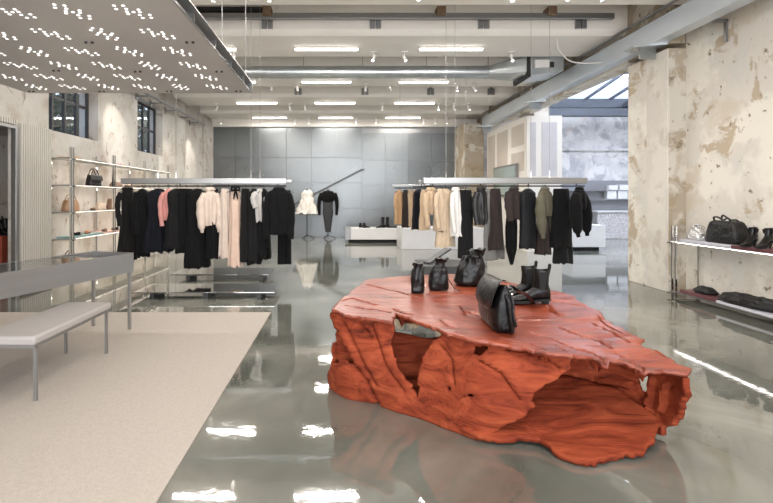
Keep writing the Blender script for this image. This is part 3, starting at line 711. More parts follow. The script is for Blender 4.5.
def garment(kind, m, px0, px1, yb_px, Yc, zr, lab, rot=.7, top=.04, prof='dress', sleeve=None, sl_len=.6, folds=7, amp=.22, collar=None, hemj=.02, seed=None, cat=None, quilt=False, scale=1, extra=None, slr=.055):
    s = F/Yc; x = ((px0+px1)/2-CX)/s; app = (px1-px0)/s; zb = H-(yb_px-CY)/s; zt = zr-top
    seed = seed if seed is not None else rnd.random()*50
    R = Matrix.Rotation(rot, 4, 'Z'); base = Vector((x, Yc, 0))
    slx = .10 if sleeve else 0
    hw = max(.09, (app/2)/max(.45, math.cos(rot)+.25*abs(math.sin(rot)))-slx*.5)
    P = {'dress': [(0, .22, .5), (.02, .5, .6), (.06, .86, .9), (.12, .9, 1), (.38, .74, 1), (.6, .9, 1.2), (.95, 1.12, 1.5), (1, 1.12, 1.5)],
         'coat': [(0, .22, .5), (.02, .5, .6), (.07, .92, .9), (.15, .95, 1), (.5, .92, 1.1), (1, 1.02, 1.25)],
         'flare': [(0, .22, .5), (.02, .45, .6), (.07, .72, .9), (.35, .62, .9), (.6, .85, 1.3), (1, 1.25, 1.9)],
         'slip': [(0, .62, .5), (.02, .66, .6), (.2, .7, .8), (.5, .72, .9), (1, .95, 1.1)],
         'skirt': [(0, .80, .7), (.03, .84, .8), (.5, 1.0, 1.1), (1, 1.18, 1.3)],
         'jacket': [(0, .22, .5), (.04, .5, .6), (.13, .92, .9), (.3, .96, 1.1), (.9, .92, 1.15), (.94, .86, 1), (1, .84, 1)],
         'teardrop': [(0, .3, .5), (.05, .6, .8), (.5, .8, 1.1), (.8, .75, 1), (1, .15, .3)],
         'taper': [(0, .3, .5), (.04, .7, .8), (.2, 1, 1), (.5, .85, 1), (1, .42, .7)]}[prof]
    hd = .065*scale; n = 44; rings = []; rws = 30
    for i in range(rws+1):
        u = (i/rws)**1.35 if i < rws else 1
        for a, b in zip(P[:-1], P[1:]):
            if a[0] <= u <= b[0]+1e-9:
                k = (u-a[0])/(b[0]-a[0]); kw = a[1]+(b[1]-a[1])*k; kd = a[2]+(b[2]-a[2])*k; break
        r = []
        for j in range(n):
            a = 2*PI*j/n; c_, s_ = math.cos(a), math.sin(a)
            f = 1+amp*min(1, u*1.8)*math.sin(folds*a+seed+1.5*noise.noise(Vector((seed, u*2, 0))))+.12*noise.noise(Vector((c_*2+seed, s_*2, u*4)))
            if quilt: f *= 1+.06*abs(math.sin(u*PI*9))
            z = zt+(zb-zt)*u + (hemj*noise.noise(Vector((c_*3+seed, s_*3, 5)))*2 if u > .5 else 0)*u
            r.append(base+R @ Vector((hw*kw*c_*(.5+.5*f), hd*kd*s_*f*1.1, 0))+Vector((0, 0, z)))
        rings.append(r)
    t = thing(kind, lab, cat or kind.replace('_', ' '), (x, Yc, zb))
    bd = obj('body', MB().loft(rings), m, t, smooth=True, angle=75)
    if sleeve:
        sm = m
        for sg in (-1, 1):
            sh = base+R @ Vector((sg*hw*.78, 0, 0))+Vector((0, 0, zt-.075))
            pts = [sh, sh+R @ Vector((sg*.055, -.01, 0))+Vector((0, 0, -sl_len*.25)), sh+R @ Vector((sg*(.075 if sleeve == 'puff' else .06), -.025, 0))+Vector((0, 0, -sl_len*.6)), sh+R @ Vector((sg*.045, -.05, 0))+Vector((0, 0, -sl_len))]
            pts = curve_pts(pts, 6); m_ = len(pts)
            rad = []
            for k in range(m_):
                u = k/(m_-1)
                r0 = slr*(1-.25*u)
                if sleeve == 'puff': r0 = slr*(.8+.75*math.sin(PI*min(1, u*1.05))**.8)*(1 if u < .93 else .6)
                if sleeve == 'gather': r0 = slr*(.9+.6*math.sin(PI*u)) * (1 if u < .9 else .62)
                rad.append(r0*(1+(.03 if sleeve == 'puff' else .08)*math.sin(k*1.3+seed)))
            obj('sleeve', MB().tube(pts, rad, 16), sm, t, smooth=True, angle=80)
    if collar:
        c = base+Vector((0, 0, zt+.0)); rr_ = []
        for z, r1 in ((-.035, .085), (.012, .062), (.022, .075), (-.02, .105)): rr_.append([c+R @ Vector((r1*math.cos(2*PI*k/20)*min(1, hw/.12), r1*.62*math.sin(2*PI*k/20), z)) for k in range(20)])
        obj('collar', MB().loft(rr_), collar if not isinstance(collar, bool) else m, bd, smooth=True)
    hanger(x, Yc, zr, lab, rot)
    return t
def trousers(m, px0, px1, yb_px, Yc, zr, lab, rot=.5, top=.06):
    s = F/Yc; x = ((px0+px1)/2-CX)/s; app = (px1-px0)/s; zb = H-(yb_px-CY)/s; zt = zr-top
    R = Matrix.Rotation(rot, 4, 'Z'); base = Vector((x, Yc, 0)); hw = app/2/max(.5, math.cos(rot)+.15)
    t = thing('trousers', lab, 'trousers', (x, Yc, zb)); n = 20
    def ring(cx, rx, ry, z, ph=0): return [base+R @ Vector((cx+rx*math.cos(2*PI*k/n), ry*math.sin(2*PI*k/n)*(1+.2*math.cos(4*PI*k/n+ph)), 0))+Vector((0, 0, z)) for k in range(n)]
    h = zt-zb
    obj('waist', MB().loft([ring(0, hw*.85, .04, zt), ring(0, hw*.9, .05, zt-.05), ring(0, hw*1.0, .06, zt-h*.2), ring(0, hw*.96, .055, zt-h*.3)]), m, t, smooth=True)
    for sg in (-1, 1):
        obj('trouser_leg', MB().loft([ring(sg*hw*.5, hw*.5, .056, zt-h*.2), ring(sg*hw*.5, hw*.52, .058, zt-h*.5, sg), ring(sg*hw*.5, hw*.53, .06, zt-h*.75, 2), ring(sg*hw*.5, hw*.56, .062, zb, 1)]), m, t, smooth=True)
    hanger(x, Yc, zr, lab, rot)
    return t

def clothes_rack(x0, x1, Y, zb0, zb1, zr, lab, wires, rear=True, cap=True):
    t = thing('clothes_rack', lab, 'clothes rack', ((x0+x1)/2, Y, zr-.01))
    obj('beam', MB().box(x0, x1, Y-.05, Y+.05, zb0, zb1), M['alu'], t, bevel=.006)
    obj('beam_light', MB().box(x0+.03, x1-.03, Y-.03, Y+.03, zb0-.006, zb0), M['alu'], t)
    if rear:
        obj('rear_beam', MB().box(x0-.02, x1-.25, Y+.30, Y+.38, zb0, zb0+.06), M['alu'], t, bevel=.005)
        for x in (x0+.3, x1-.5): obj('cross_bar', MB().box(x-.015, x+.015, Y+.05, Y+.30, zb0+.01, zb0+.04), M['alu'], t)
    if cap: obj('end_cap', MB().box(x1, x1+.07, Y-.03, Y+.03, zb0+.02, zb0+.06), M['white_metal'], t, bevel=.01)
    obj('hanging_rod', MB().tube([(x0+.04, Y, zr), (x1-.02, Y, zr)], .011, 12), M['black_metal'], t, smooth=True)
    for k in range(4):
        x = x0+.15+(x1-x0-.3)*k/3; obj('rod_support', MB().box(x-.008, x+.008, Y-.008, Y+.008, zr, zb0), M['black_metal'], t)
    for x in wires:
        wr = obj('suspension_wire', MB().tube([(x, Y, zb1), (x, Y, TOP)], .003, 6), M['wire'], t)
        obj('wire_grip', MB().tube([(x, Y, zb1), (x, Y, zb1+.05), (x, Y, zb1+.12)], [.007, .007, .003], 8), M['chrome'], wr, smooth=True)
    return t
YL = 7.45; ZR = 1.535
s_ = F/YL
clothes_rack((122-CX)/s_, (287-CX)/s_, YL, 1.572, 1.655, ZR, 'suspended brushed aluminium clothes rack on the left full of black and blush clothes', [(v-CX)/s_ for v in (158, 176, 251, 260)])
K = M
g = garment
g('dress', K['sheer_black'], 118, 137, 259, YL, ZR, 'long sheer black dress with sleeves at the far left end of the left rack', rot=.95, prof='flare', sleeve='arm', sl_len=.5, collar=True, slr=.045)
g('dress', K['black_cloth'], 134, 151, 256, YL, ZR, 'matte black long dress with sleeves, second on the left rack', rot=.9, prof='coat', sleeve='arm', sl_len=.62, slr=.05)
g('dress', K['navy_cloth'], 147, 170, 252, YL, ZR, 'blue-black pleated dress left of the pink cardigan', rot=.75, prof='dress', folds=11)
g('cardigan', K['pink_knit'], 160, 178, 220, YL, ZR, 'pink knitted cardigan on the left rack', rot=.7, prof='jacket', sleeve='arm', sl_len=.50, slr=.042)
g('skirt', K['charcoal'], 168, 186, 248, YL+.0, ZR, 'dark grey-black skirt right behind the pink cardigan', rot=1.0, prof='dress')
g('dress', K['black_cloth'], 176, 196, 252, YL, ZR, 'plain black dress just right of the pink cardigan', rot=.8, prof='slip', folds=9)
g('dress', K['black_cloth'], 186, 209, 267, YL, ZR, 'black pleated gown reaching lowest on the left rack', rot=.7, prof='dress', folds=16, amp=.08)
g('blouse', K['cream_silk'], 200, 220, 225, YL-.04, ZR, 'cream silk blouse with full sleeves on the left rack', rot=.45, prof='jacket', sleeve='gather', sl_len=.60, collar=True, slr=.045)
g('skirt', K['black_cloth'], 206, 220, 258, YL, ZR, 'black pleated skirt below the cream silk blouse', rot=.9, prof='slip', folds=12)
g('dress', K['lace'], 219, 231, 257, YL, ZR, 'ivory lace dress between the cream blouse and the blush slip dress', rot=.85, prof='slip', folds=8, hemj=.04)
g('dress', K['blush'], 228, 243, 266, YL-.03, ZR, 'long blush satin slip dress on the left rack', rot=.55, prof='slip', folds=6, top=.08)
g('dress', K['sheer_black'], 240, 251, 261, YL, ZR, 'narrow black dress right of the blush slip dress', rot=1.0, prof='slip')
g('dress', K['charcoal'], 249, 258, 261, YL, ZR, 'black dress with ragged hem left of the pale grey top', rot=1.05, prof='dress', hemj=.09)
g('top', K['grey_white'], 253, 267, 221, YL-.03, ZR, 'pale grey short-sleeved top on the left rack', rot=.75, prof='jacket', sleeve='arm', sl_len=.22, slr=.05)
g('dress', K['black_cloth'], 259, 268, 255, YL, ZR, 'black fringed dress behind the pale grey top', rot=1.1, prof='dress', hemj=.12)
trousers(K['black_cloth'], 277, 292, 264, YL+.05, ZR, 'black wide trousers hanging lowest at the right end of the left rack', rot=.2)
g('jacket', K['black_cloth'], 264, 294, 234, YL-.08, ZR, 'loose black tailored jacket at the right end of the left rack', rot=.12, prof='coat', sleeve='arm', sl_len=.70, collar=True, slr=.055)

bw = YL-.10
tw = s_ and MB()
for sg in (-1, 1): tw.tube(curve_pts([((237-CX)/s_, bw, 1.50), ((237-CX)/s_+sg*.05, bw-.01, 1.525), ((237-CX)/s_+sg*.055, bw, 1.46), ((237-CX)/s_, bw, 1.49)], 5), .014, 8)
for sg in (-1, 1): tw.tube([((237-CX)/s_, bw, 1.49), ((237-CX)/s_+sg*.02, bw, 1.40), ((237-CX)/s_+sg*.03, bw+.01, 1.33)], [.012, .014, .008], 8)
obj('scarf', tw, M['black_cloth'], smooth=True, label='black bow scarf tied at the top of the blush slip dress', category='scarf')
# right racks
clothes_rack((423-CX)/s_, (586-CX)/s_, YL, 1.575, 1.665, ZR, 'suspended brushed aluminium clothes rack on the right full of dark and beige clothes', [(v-CX)/s_ for v in (446, 455, 531, 549.5)], cap=False)
g('coat', K['navy_cloth'], 412, 426, 229, YL+.34, ZR, 'narrow black coat at the left end of the right rack', rot=1.0, prof='coat')
obj('rear_rod', MB().tube([((416-CX)/s_, YL+.34, ZR), ((440-CX)/s_, YL+.34, ZR)], .011, 10).bar((1.32, YL+.34, ZR), (1.32, YL+.34, 1.575), .012), M['black_metal'], smooth=True,
    label='short black hanging rod under the rear beam of the right rack', category='rail')
g('jacket', K['trench'], 421, 441, 214, YL-.02, ZR, 'beige trench jacket with hood on the right rack', rot=.75, prof='jacket', sleeve='arm', sl_len=.5, collar=True, slr=.05)
trousers(K['trench'], 420, 429, 230, YL+.04, ZR, 'narrow tan trousers below the hooded trench jacket', rot=.8)
g('coat', K['trench_pale'], 433, 447, 231, YL-.06, ZR, 'pale beige trench coat with pocket in front of the beige pleated dress', rot=.8, prof='coat', sleeve='arm', sl_len=.52, slr=.045)
g('dress', K['trench_pale'], 434, 456, 246, YL+.02, ZR, 'long beige pleated dress left of the white shirt', rot=.7, prof='dress', folds=14, amp=.08)
g('shirt', K['white_cotton'], 449, 462, 236, YL-.03, ZR, 'long white cotton shirt on the right rack', rot=.85, prof='coat', sleeve='arm', sl_len=.6, collar=True, slr=.04)
trousers(K['charcoal'], 457, 474, 258, YL, ZR, 'long dark charcoal trousers right of the white shirt', rot=.45)
g('jacket', K['black_leather_cloth'], 471, 491, 224, YL-.05, ZR, 'black leather jacket in the middle of the right rack', rot=.5, prof='jacket', sleeve='arm', sl_len=.48, collar=True, slr=.05)
g('skirt', K['mid_grey'], 482, 505, 259, YL+.04, ZR, 'grey skirt whose hem shows below the dark brown pleated dress', rot=.65, prof='skirt', folds=5)
g('dress', K['dark_brown'], 485, 506, 249, YL-.02, ZR, 'dark brown pleated dress on the right rack', rot=.65, prof='slip', folds=14)
g('jacket', K['fur'], 503, 525, 219, YL-.05, ZR, 'dark brown shaggy fur jacket on the right rack', rot=.6, prof='jacket', sleeve='arm', sl_len=.42, slr=.065, collar=True)
g('dress', K['black_cloth'], 505, 518, 264, YL+.02, ZR, 'black dress with pointed hem below the fur jacket', rot=.7, prof='teardrop')
g('coat', K['puffer'], 517, 539, 248, YL-.02, ZR, 'black quilted puffer coat on the right rack', rot=.6, prof='coat', quilt=True, amp=.03)
g('jacket', K['olive'], 533, 557, 216, YL-.07, ZR, 'olive green bomber jacket on the right rack', rot=.75, prof='jacket', sleeve='gather', sl_len=.68, slr=.052, collar=True)
g('skirt', K['dark_brown'], 538, 548, 254, YL+.02, ZR, 'dark long skirt hanging below the olive bomber jacket', rot=1.0, prof='dress')
g('skirt', K['charcoal'], 552, 573, 263, YL+.03, ZR, 'charcoal straight skirt showing below the black pleated dress', rot=.5, prof='skirt', folds=5)
g('dress', K['black_cloth'], 549, 573, 247, YL-.02, ZR, 'black pleated dress near the right end of the right rack', rot=.45, prof='skirt', folds=18, amp=.07)
g('sweater', K['black_cloth'], 567, 592, 209, YL-.06, ZR, 'black sweater with huge puffed sleeves at the right end of the right rack', rot=.75, prof='jacket', sleeve='puff', sl_len=.66, slr=.06, collar=True)
# far rack
YF = 10.6; sf = F/YF
clothes_rack((392-CX)/sf, (470-CX)/sf, YF, 1.60, 1.65, 1.57, 'small suspended clothes rack farther back behind the right rack', [(v-CX)/sf for v in (400, 466)], rear=False, cap=False)
g('coat', K['camel'], 393, 405, 224, YF, 1.57, 'camel coat at the left end of the far rack', rot=.75, prof='coat', sleeve='arm', sl_len=.6, slr=.045)
g('dress', K['dark_brown'], 402, 409, 227, YF, 1.57, 'dark brown dress beside the camel coat on the far rack', rot=1.1, prof='slip')
g('dress', K['trench'], 407, 413, 226, YF, 1.57, 'light brown dress on the far rack', rot=1.1, prof='slip')
g('coat', K['camel'], 412, 419, 229, YF, 1.57, 'brown coat on the far rack partly hidden by the black coat', rot=1.1, prof='coat')

# ================================================================== MIRROR PLATFORMS
t = thing('low_platform', 'low mirror-polished steel platform on the floor below the left rack', 'platform', (-1.82, 6.7, 0))
obj('platform_top', MB().box(-2.77, -.87, 6.38, 7.02, .085, .10), M['mirror_steel'], t, bevel=.003)
for x in (-2.55, -1.82, -1.1): obj('platform_foot', MB().box(x-.03, x+.03, 6.5, 6.9, 0, .085), M['web'], t)
t = thing('low_platform', 'second low steel platform on the floor behind the polished one under the left rack', 'platform', (-1.8, 8.2, 0))
obj('platform_top', MB().box(-2.75, -1.15, 7.75, 8.45, .10, .12), M['mirror_steel'], t, bevel=.003)
for x in (-2.5, -1.3): obj('platform_foot', MB().box(x-.03, x+.03, 7.9, 8.3, 0, .10), M['web'], t)
t = thing('low_platform', 'low dark grey metal platform on the floor below the right rack', 'platform', (2.4, 9, 0))
p0 = PX(419, 268, .02)
obj('platform_top', MB().box(1.38, 2.45, 8.0, 8.9, .19, .21), mat('dark_platform', (.10, .10, .10), .4, .2), t, bevel=.003)
obj('platform_side', MB().box(1.42, 2.41, 8.05, 8.85, 0, .19), mat('dark_grey_side', (.09, .09, .09), .5, .2), t)
obj('sloping_arm', MB().bar((1.5, 8.3, .225), (1.98, 8.8, .42), .14, .03), M['web'], t)

# ================================================================== BACK AREA
t = thing('dress_stand', 'slim black dress stand carrying the short white dress by the metal wall', 'stand', (-1.1, 16.0, 0), 'dress stands')
def stand(t, x, y):
    for k in range(3):
        a = PI/2+.5+2*PI*k/3; obj('foot', MB().tube(curve_pts([(x, y, .10), (x+.14*math.cos(a), y+.14*math.sin(a), .07), (x+.26*math.cos(a), y+.26*math.sin(a), .012)], 4), .012, 8), M['black_metal'], t, smooth=True)
    obj('pole', MB().tube([(x, y, .06), (x, y, 1.60)], .014, 10), M['black_metal'], t, smooth=True)
    obj('neck_cap', MB().lathe((x, y, 1.56), [(.03, 0), (.035, .03), (.028, .06), (.012, .09)], 16), M['black_metal'], t, smooth=True)
stand(t, -1.1, 16.0)
t = thing('dress_stand', 'slim black dress stand carrying the black coat dress by the metal wall', 'stand', (-.4, 16.0, 0), 'dress stands')
stand(t, -.4, 16.0)
def form(kind, lab, x, y, prof, m, folds, amp, cat, ruffle=0):
    t = thing(kind, lab, cat, (x, y, prof[-1][0])); n = 60; rings = []
    for i in range(len(prof)-1):
        for q in range(5):
            u = q/5; z = prof[i][0]+(prof[i+1][0]-prof[i][0])*u; rx = prof[i][1]+(prof[i+1][1]-prof[i][1])*u; ry = prof[i][2]+(prof[i+1][2]-prof[i][2])*u
            k0 = 1-(z-prof[-1][0])/(prof[0][0]-prof[-1][0])
            r = []
            for j in range(n):
                a = 2*PI*j/n; f = 1+amp*k0*math.sin(folds*a+1.3*math.sin(i+q*.5))+ruffle*noise.noise(Vector((math.cos(a)*3, math.sin(a)*3, z*9)))
                r.append(Vector((x+rx*f*math.cos(a), y+ry*f*math.sin(a), z+ruffle*.3*noise.noise(Vector((a*2, z*5, 3))))))
            rings.append(r)
    obj('body', MB().loft(rings), m, t, smooth=True, angle=80); return t
t = form('dress', 'short white ruffled dress on a stand by the metal wall', -1.1, 16, [(1.60, .05, .05), (1.57, .13, .09), (1.50, .17, .11), (1.35, .18, .12), (1.15, .25, .17), (.95, .32, .20), (.80, .37, .23)], K['dress_white'], 11, .10, 'dress', .25)
t = form('dress', 'dark grey tapered dress with black cropped jacket sleeves on a stand by the metal wall', -.4, 16, [(1.60, .05, .05), (1.57, .12, .09), (1.50, .19, .12), (1.32, .17, .12), (1.05, .16, .12), (.85, .17, .12), (.5, .12, .09), (.15, .08, .06)], K['dress_grey'], 5, .03, 'dress')
mb = MB().loft([[Vector((-.4+rx*math.cos(2*PI*k/30)*(1+.05*math.sin(5*k)), 16+ry*math.sin(2*PI*k/30), z)) for k in range(30)] for z, rx, ry in ((1.595, .07, .06), (1.57, .16, .11), (1.48, .27, .14), (1.38, .28, .15), (1.26, .20, .14), (1.20, .13, .125))])
obj('cropped_jacket', mb, K['black_cloth'], t, smooth=True)
for sg in (-1, 1):
    pts = curve_pts([(-.4+sg*.20, 16, 1.50), (-.4+sg*.28, 15.99, 1.30), (-.4+sg*.30, 15.97, 1.05), (-.4+sg*.28, 15.95, .78)], 5)
    obj('sleeve', MB().tube(pts, [.085-.045*k/(len(pts)-1) for k in range(len(pts))], 14), K['black_cloth'], t, smooth=True)
# handrail
t = thing('handrail', 'slanting grey steel handrail rising to the right on the metal back wall', 'handrail', (-.4, 16.5, 1.1))
A_, B_ = AT(293, 205, 16.42), AT(361, 170, 16.42)
obj('rail', MB().bar(A_, B_, .04, .05).bar(B_, B_+Vector((.12, 0, .02)), .04, .05), M['web'], t)
for u in (.1, .5, .92):
    p = A_.lerp(B_, u); obj('wall_bracket', MB().bar(p, (p.x, 16.58, p.z-.03), .02), M['alu_dark'], t)

def plinth(x0, x1, y0, y1, h, lab, foot=True, dark_end=False):
    t = thing('display_plinth', lab, 'plinth', ((x0+x1)/2, (y0+y1)/2, 0))
    z0 = .10 if foot else 0
    if foot: obj('recessed_base', MB().box(x0+.1, x1-.1, y0+.12, y1-.05, 0, z0), M['dark'], t)  # near-black colour stands in for the shadow under the floating box
    obj('plinth_box', MB().box(x0+(.16 if dark_end else 0), x1, y0, y1, z0, h), M['white_lacquer'], t, bevel=.008)
    if dark_end: obj('dark_end', MB().box(x0, x0+.16, y0-.02, y1, z0, h+.02), M['alu_dark'], t)
    return t
plinth(.16, 1.85, 14.4, 15.2, .44, 'low white display plinth with dark end block by the metal wall', dark_end=True)
plinth(1.62, 3.8, 12.6, 13.7, .56, 'large white display plinth behind the right rack', foot=False)
plinth(5.9, 6.75, 12.2, 13.2, .66, 'grey white display plinth in the side room below the skylight')
for k, (px, lab) in enumerate(((361, 'short black ankle boot, left of the pair on the low white plinth'), (365, 'short black ankle boot, right of the pair on the low white plinth'))):
    p = AT(px, 0, 14.7); boot('ankle_boot', (p.x, 14.65+.08*k, .44), -.3, .8, lab, shaft=.06, group='shoes on the low plinth', tabs=False)
for k, (px, lab) in enumerate(((382, 'tall black boot, left of the pair on the low white plinth'), (387, 'tall black boot, right of the pair on the low white plinth'))):
    p = AT(px, 0, 14.7); boot('tall_boot', (p.x, 14.65+.08*k, .44), PI+.3, 1.0, lab, shaft=.24, group='shoes on the low plinth', tabs=False)
shoe((AT(393, 0, 14.7).x, 14.7, .44), PI, M['leather'], 'black low shoe at the right end of the low white plinth')
t = thing('counter', 'speckled terrazzo counter in the side room beside the near pillar', 'counter', (9.6, 16.1, 0))
obj('counter_block', MB().box(8.5, 11.2, 15.85, 16.45, 0, .88), M['terrazzo'], t, bevel=.01)
obj('counter_top', MB().box(8.45, 11.25, 15.8, 16.5, .88, .92), M['white_lacquer'], t, bevel=.004)
for k, z in enumerate((1.32, 1.62)):
    t = thing('wall_shelf', '%s grey wall shelf above the terrazzo counter' % ('lower', 'upper')[k], 'shelf', (9.4, 16.4, z))
    obj('shelf_board', MB().box(6.6, 11.2, 16.3, 16.55, z-.03, z), M['alu_dark'], t)
for k, (x, z, h) in enumerate(((9.25, 1.32, .27), (9.62, 1.32, .27), (9.30, 1.62, .16), (9.66, 1.62, .18))):
    obj('storage_box', MB().box(x-.16, x+.16, 16.32, 16.52, z, z+h), M['white_lacquer'], bevel=.005,
        label='%s white box on the %s wall shelf above the counter' % (('left', 'right')[k % 2], ('lower', 'upper')[k//2]), category='box', group='white boxes on the wall shelves')
t = thing('wall_screen', 'greenish glass panel in a dark frame fixed to the white drywall', 'panel', (4.66, 13.5, 1.5))
obj('panel_frame', MB().box(4.63, 4.695, 12.62, 14.5, 1.40, 2.26), M['alu_dark'], t)
obj('panel_glass', MB().box(4.622, 4.632, 12.68, 14.44, 1.45, 2.21), M['glass_green'], t)

# ================================================================== RIGHT WALL SHELF
RS0, RS1 = 4.58, 4.92
t = thing('wall_shelving', 'low chrome shelving with two lit shelves on the right wall', 'shelving', (4.75, 5.6, 0))
for y in (6.58, 4.7):
    for dy in (-.035, .035): obj('post', MB().box(RS0-.011, RS0+.011, y+dy-.011, y+dy+.011, 0, .97), M['chrome'], t)
    obj('rear_post', MB().box(RS1-.012, RS1+.012, y-.012, y+.012, 0, .97), M['chrome'], t)
for z in (.76, .075):
    sh_ = obj('shelf', MB().box(RS0-.01, RS1, 4.5, 6.66, z-.012, z), M['alu'], t)
    if z > .5: obj('under_shelf_light', MB().box(RS0+.01, RS0+.022, 4.5, 6.55, z-.018, z-.012), mat('under_shelf_led', (1, 1, 1), .5, emit=(1, .95, .9), estr=9), sh_)
    if z > .5: obj('led_strip', MB().box(RS0-.022, RS0-.010, 4.5, 6.62, z-.010, z-.005), M['led_white'], sh_)
    obj('shelf_arm', MB().box(RS0-.06, RS1, 6.53, 6.64, z-.03, z-.014), M['chrome'], t)
slab('display_slab', 4.61, 4.9, 5.66, 6.52, .76, .035, M['white_slab'], 'pale lilac grey slab on the upper right shelf under the silver bag')
slab('display_slab', 4.60, 4.9, 4.55, 5.65, .76, .035, M['burgundy'], 'burgundy slab on the upper right shelf under the heeled boots')
slab('display_slab', 4.60, 4.9, 5.86, 6.5, .075, .04, M['burgundy'], 'burgundy slab on the lower right shelf under the small clutch')
slab('display_slab', 4.58, 4.9, 4.55, 5.85, .075, .03, M['white_slab'], 'white slab on the lower right shelf under the folded black bag')
tb = thing('handbag', 'crinkled silver drawstring bag on the upper right shelf', 'bag', (4.75, 6.34, .796))
lump(tb, 'bag_body', M['silver'], (4.75, 6.38, .796), .14, .10, .20, [(0, .9), (.15, 1), (.45, .9), (.75, .55), (.88, .3), (1, .42)], .014, 22, rot=1.4, seed=4, rows_=20)
obj('strap', MB().tube(curve_pts([(4.66, 6.36, .94), (4.68, 6.33, 1.0), (4.75, 6.30, .985), (4.80, 6.3, .95)], 5), .006, 8), M['silver'], tb, smooth=True)
tb = thing('duffel_bag', 'large black leather duffel bag with two curved handles on the upper right shelf', 'bag', (4.76, 5.96, .796))
lump(tb, 'bag_body', M['leather_rough'], (4.76, 5.90, .796), .25, .125, .27, [(0, .97), (.1, 1.03), (.5, .96), (.8, .86), (.95, .76), (1, .6)], .012, 12, rot=PI/2, seed=9, sq=.5, n=48)
Rr = Matrix.Rotation(PI/2, 4, 'Z')
for sg in (-1, 1):
    pts = [Vector((4.76, 5.90, .778))+Rr @ Vector((x, sg*.05, z)) for x, z in ((-.13, .18), (-.12, .27), (-.07, .315+.01*sg), (0, .30), (.07, .33), (.13, .345-.01*sg), (.15, .32), (.13, .27), (.13, .18))]
    obj('handle', MB().tube(curve_pts(pts, 4), .011, 8), M['leather'], tb, smooth=True)
obj('zip', MB().tube([Vector((4.76, 5.90, 1.066))+Rr @ Vector((x, 0, 0)) for x in (-.12, .12)], .006, 6), M['chrome'], tb)
boot('heeled_boot', (4.72, 5.50, .796), PI+.35, .95, 'black heeled ankle boot nearer the duffel bag on the upper right shelf', heel=.07, shaft=.10, pointed=True, group='heeled boots', tabs=False)
boot('heeled_boot', (4.74, 5.32, .796), PI+.35, .95, 'black heeled ankle boot at the right edge on the upper right shelf', heel=.07, shaft=.10, pointed=True, group='heeled boots', tabs=False)
tb = thing('clutch_bag', 'small crumpled black clutch on the lower right shelf', 'bag', (4.74, 6.10, .116))
lump(tb, 'bag_body', M['leather_rough'], (4.74, 6.22, .116), .17, .10, .085, [(0, .9), (.3, 1), (.7, .8), (1, .4)], .014, 20, rot=1.5, seed=14)
tb = thing('folded_bag', 'large flat folded black leather bag on the lower right shelf', 'bag', (4.74, 5.45, .106))
lump(tb, 'bag_body', M['leather_rough'], (4.74, 5.50, .106), .155, .40, .12, [(0, .92), (.3, 1), (.7, .85), (1, .5)], .022, 9, rot=.1, seed=21, n=60)
obj('strap', MB().tube(curve_pts([(4.62, 5.5, .20), (4.60, 5.3, .20), (4.66, 5.15, .22), (4.76, 5.2, .21)], 5), .012, 8, flat=.5), M['leather'], tb, smooth=True)

# ================================================================== OUTSIDE TREES (seen through the windows)
for k, y in enumerate((9.3, 15.9)):
    t = thing('tree', 'leafy tree outside the %s left window' % ('near', 'far')[k], 'tree', (-7.4, y, -1), 'trees outside the left windows')
    obj('trunk', MB().tube([(-7.4, y, -1), (-7.3, y+.1, 1.5), (-7.5, y-.1, 3.6)], [.16, .13, .07], 10).tube([(-7.3, y+.1, 1.6), (-7.0, y+.8, 3.2)], [.07, .03], 8).tube([(-7.3, y, 1.8), (-7.6, y-.9, 3.4)], [.07, .03], 8), M['bark'], t, smooth=True)
    mb = MB(); rt = random.Random(k+5)
    for _ in range(7000):
        c = Vector((-7.4+rt.gauss(0, .45), y+rt.uniform(-3.2, 3.1), 3.2+rt.gauss(0, 1.0)))
        a = Vector((rt.gauss(0, 1), rt.gauss(0, 1), rt.gauss(0, 1))).normalized(); b = a.orthogonal().normalized(); q = rt.uniform(.07, .13)
        mb.add([c-a*q, c+b*q*.5, c+a*q, c-b*q*.5], [(0, 1, 2, 3)])
    obj('crown', mb, M['foliage'], t)
#TABLE

# ================================================================== CARVED ROOT TABLE
def inpoly(x, y, P):
    c = False; n = len(P); j = n-1
    for i in range(n):
        if (P[i][1] > y) != (P[j][1] > y) and x < (P[j][0]-P[i][0])*(y-P[i][1])/(P[j][1]-P[i][1])+P[i][0]: c = not c
        j = i
    return c
def proj(p): s = F/p[1]; return CX+p[0]*s, CY+(H-p[2])*s
def sheet_mesh(V, Q, it=3):
    """keep only used verts, relax the ragged border"""
    used = sorted({i for q in Q for i in q}); mp = {i: k for k, i in enumerate(used)}
    V = [V[i].copy() for i in used]; Q = [[mp[i] for i in q] for q in Q]
    from collections import Counter, defaultdict
    ec = Counter()
    for q in Q:
        for a, b in zip(q, q[1:]+q[:1]): ec[(min(a, b), max(a, b))] += 1
    nb = defaultdict(list)
    for (a, b), c in ec.items():
        if c == 1: nb[a].append(b); nb[b].append(a)
    for _ in range(it):
        V2 = list(V)
        for a, l in nb.items():
            if len(l) == 2: V2[a] = V[a]*.4+(V[l[0]]+V[l[1]])*.3
        V = V2
    mb = MB(); mb.add(V, Q); return mb
def segd(x, y, a, b):
    dx, dy = b[0]-a[0], b[1]-a[1]; L = dx*dx+dy*dy or 1e-9
    t = max(0, min(1, ((x-a[0])*dx+(y-a[1])*dy)/L)); return math.hypot(x-a[0]-t*dx, y-a[1]-t*dy), t
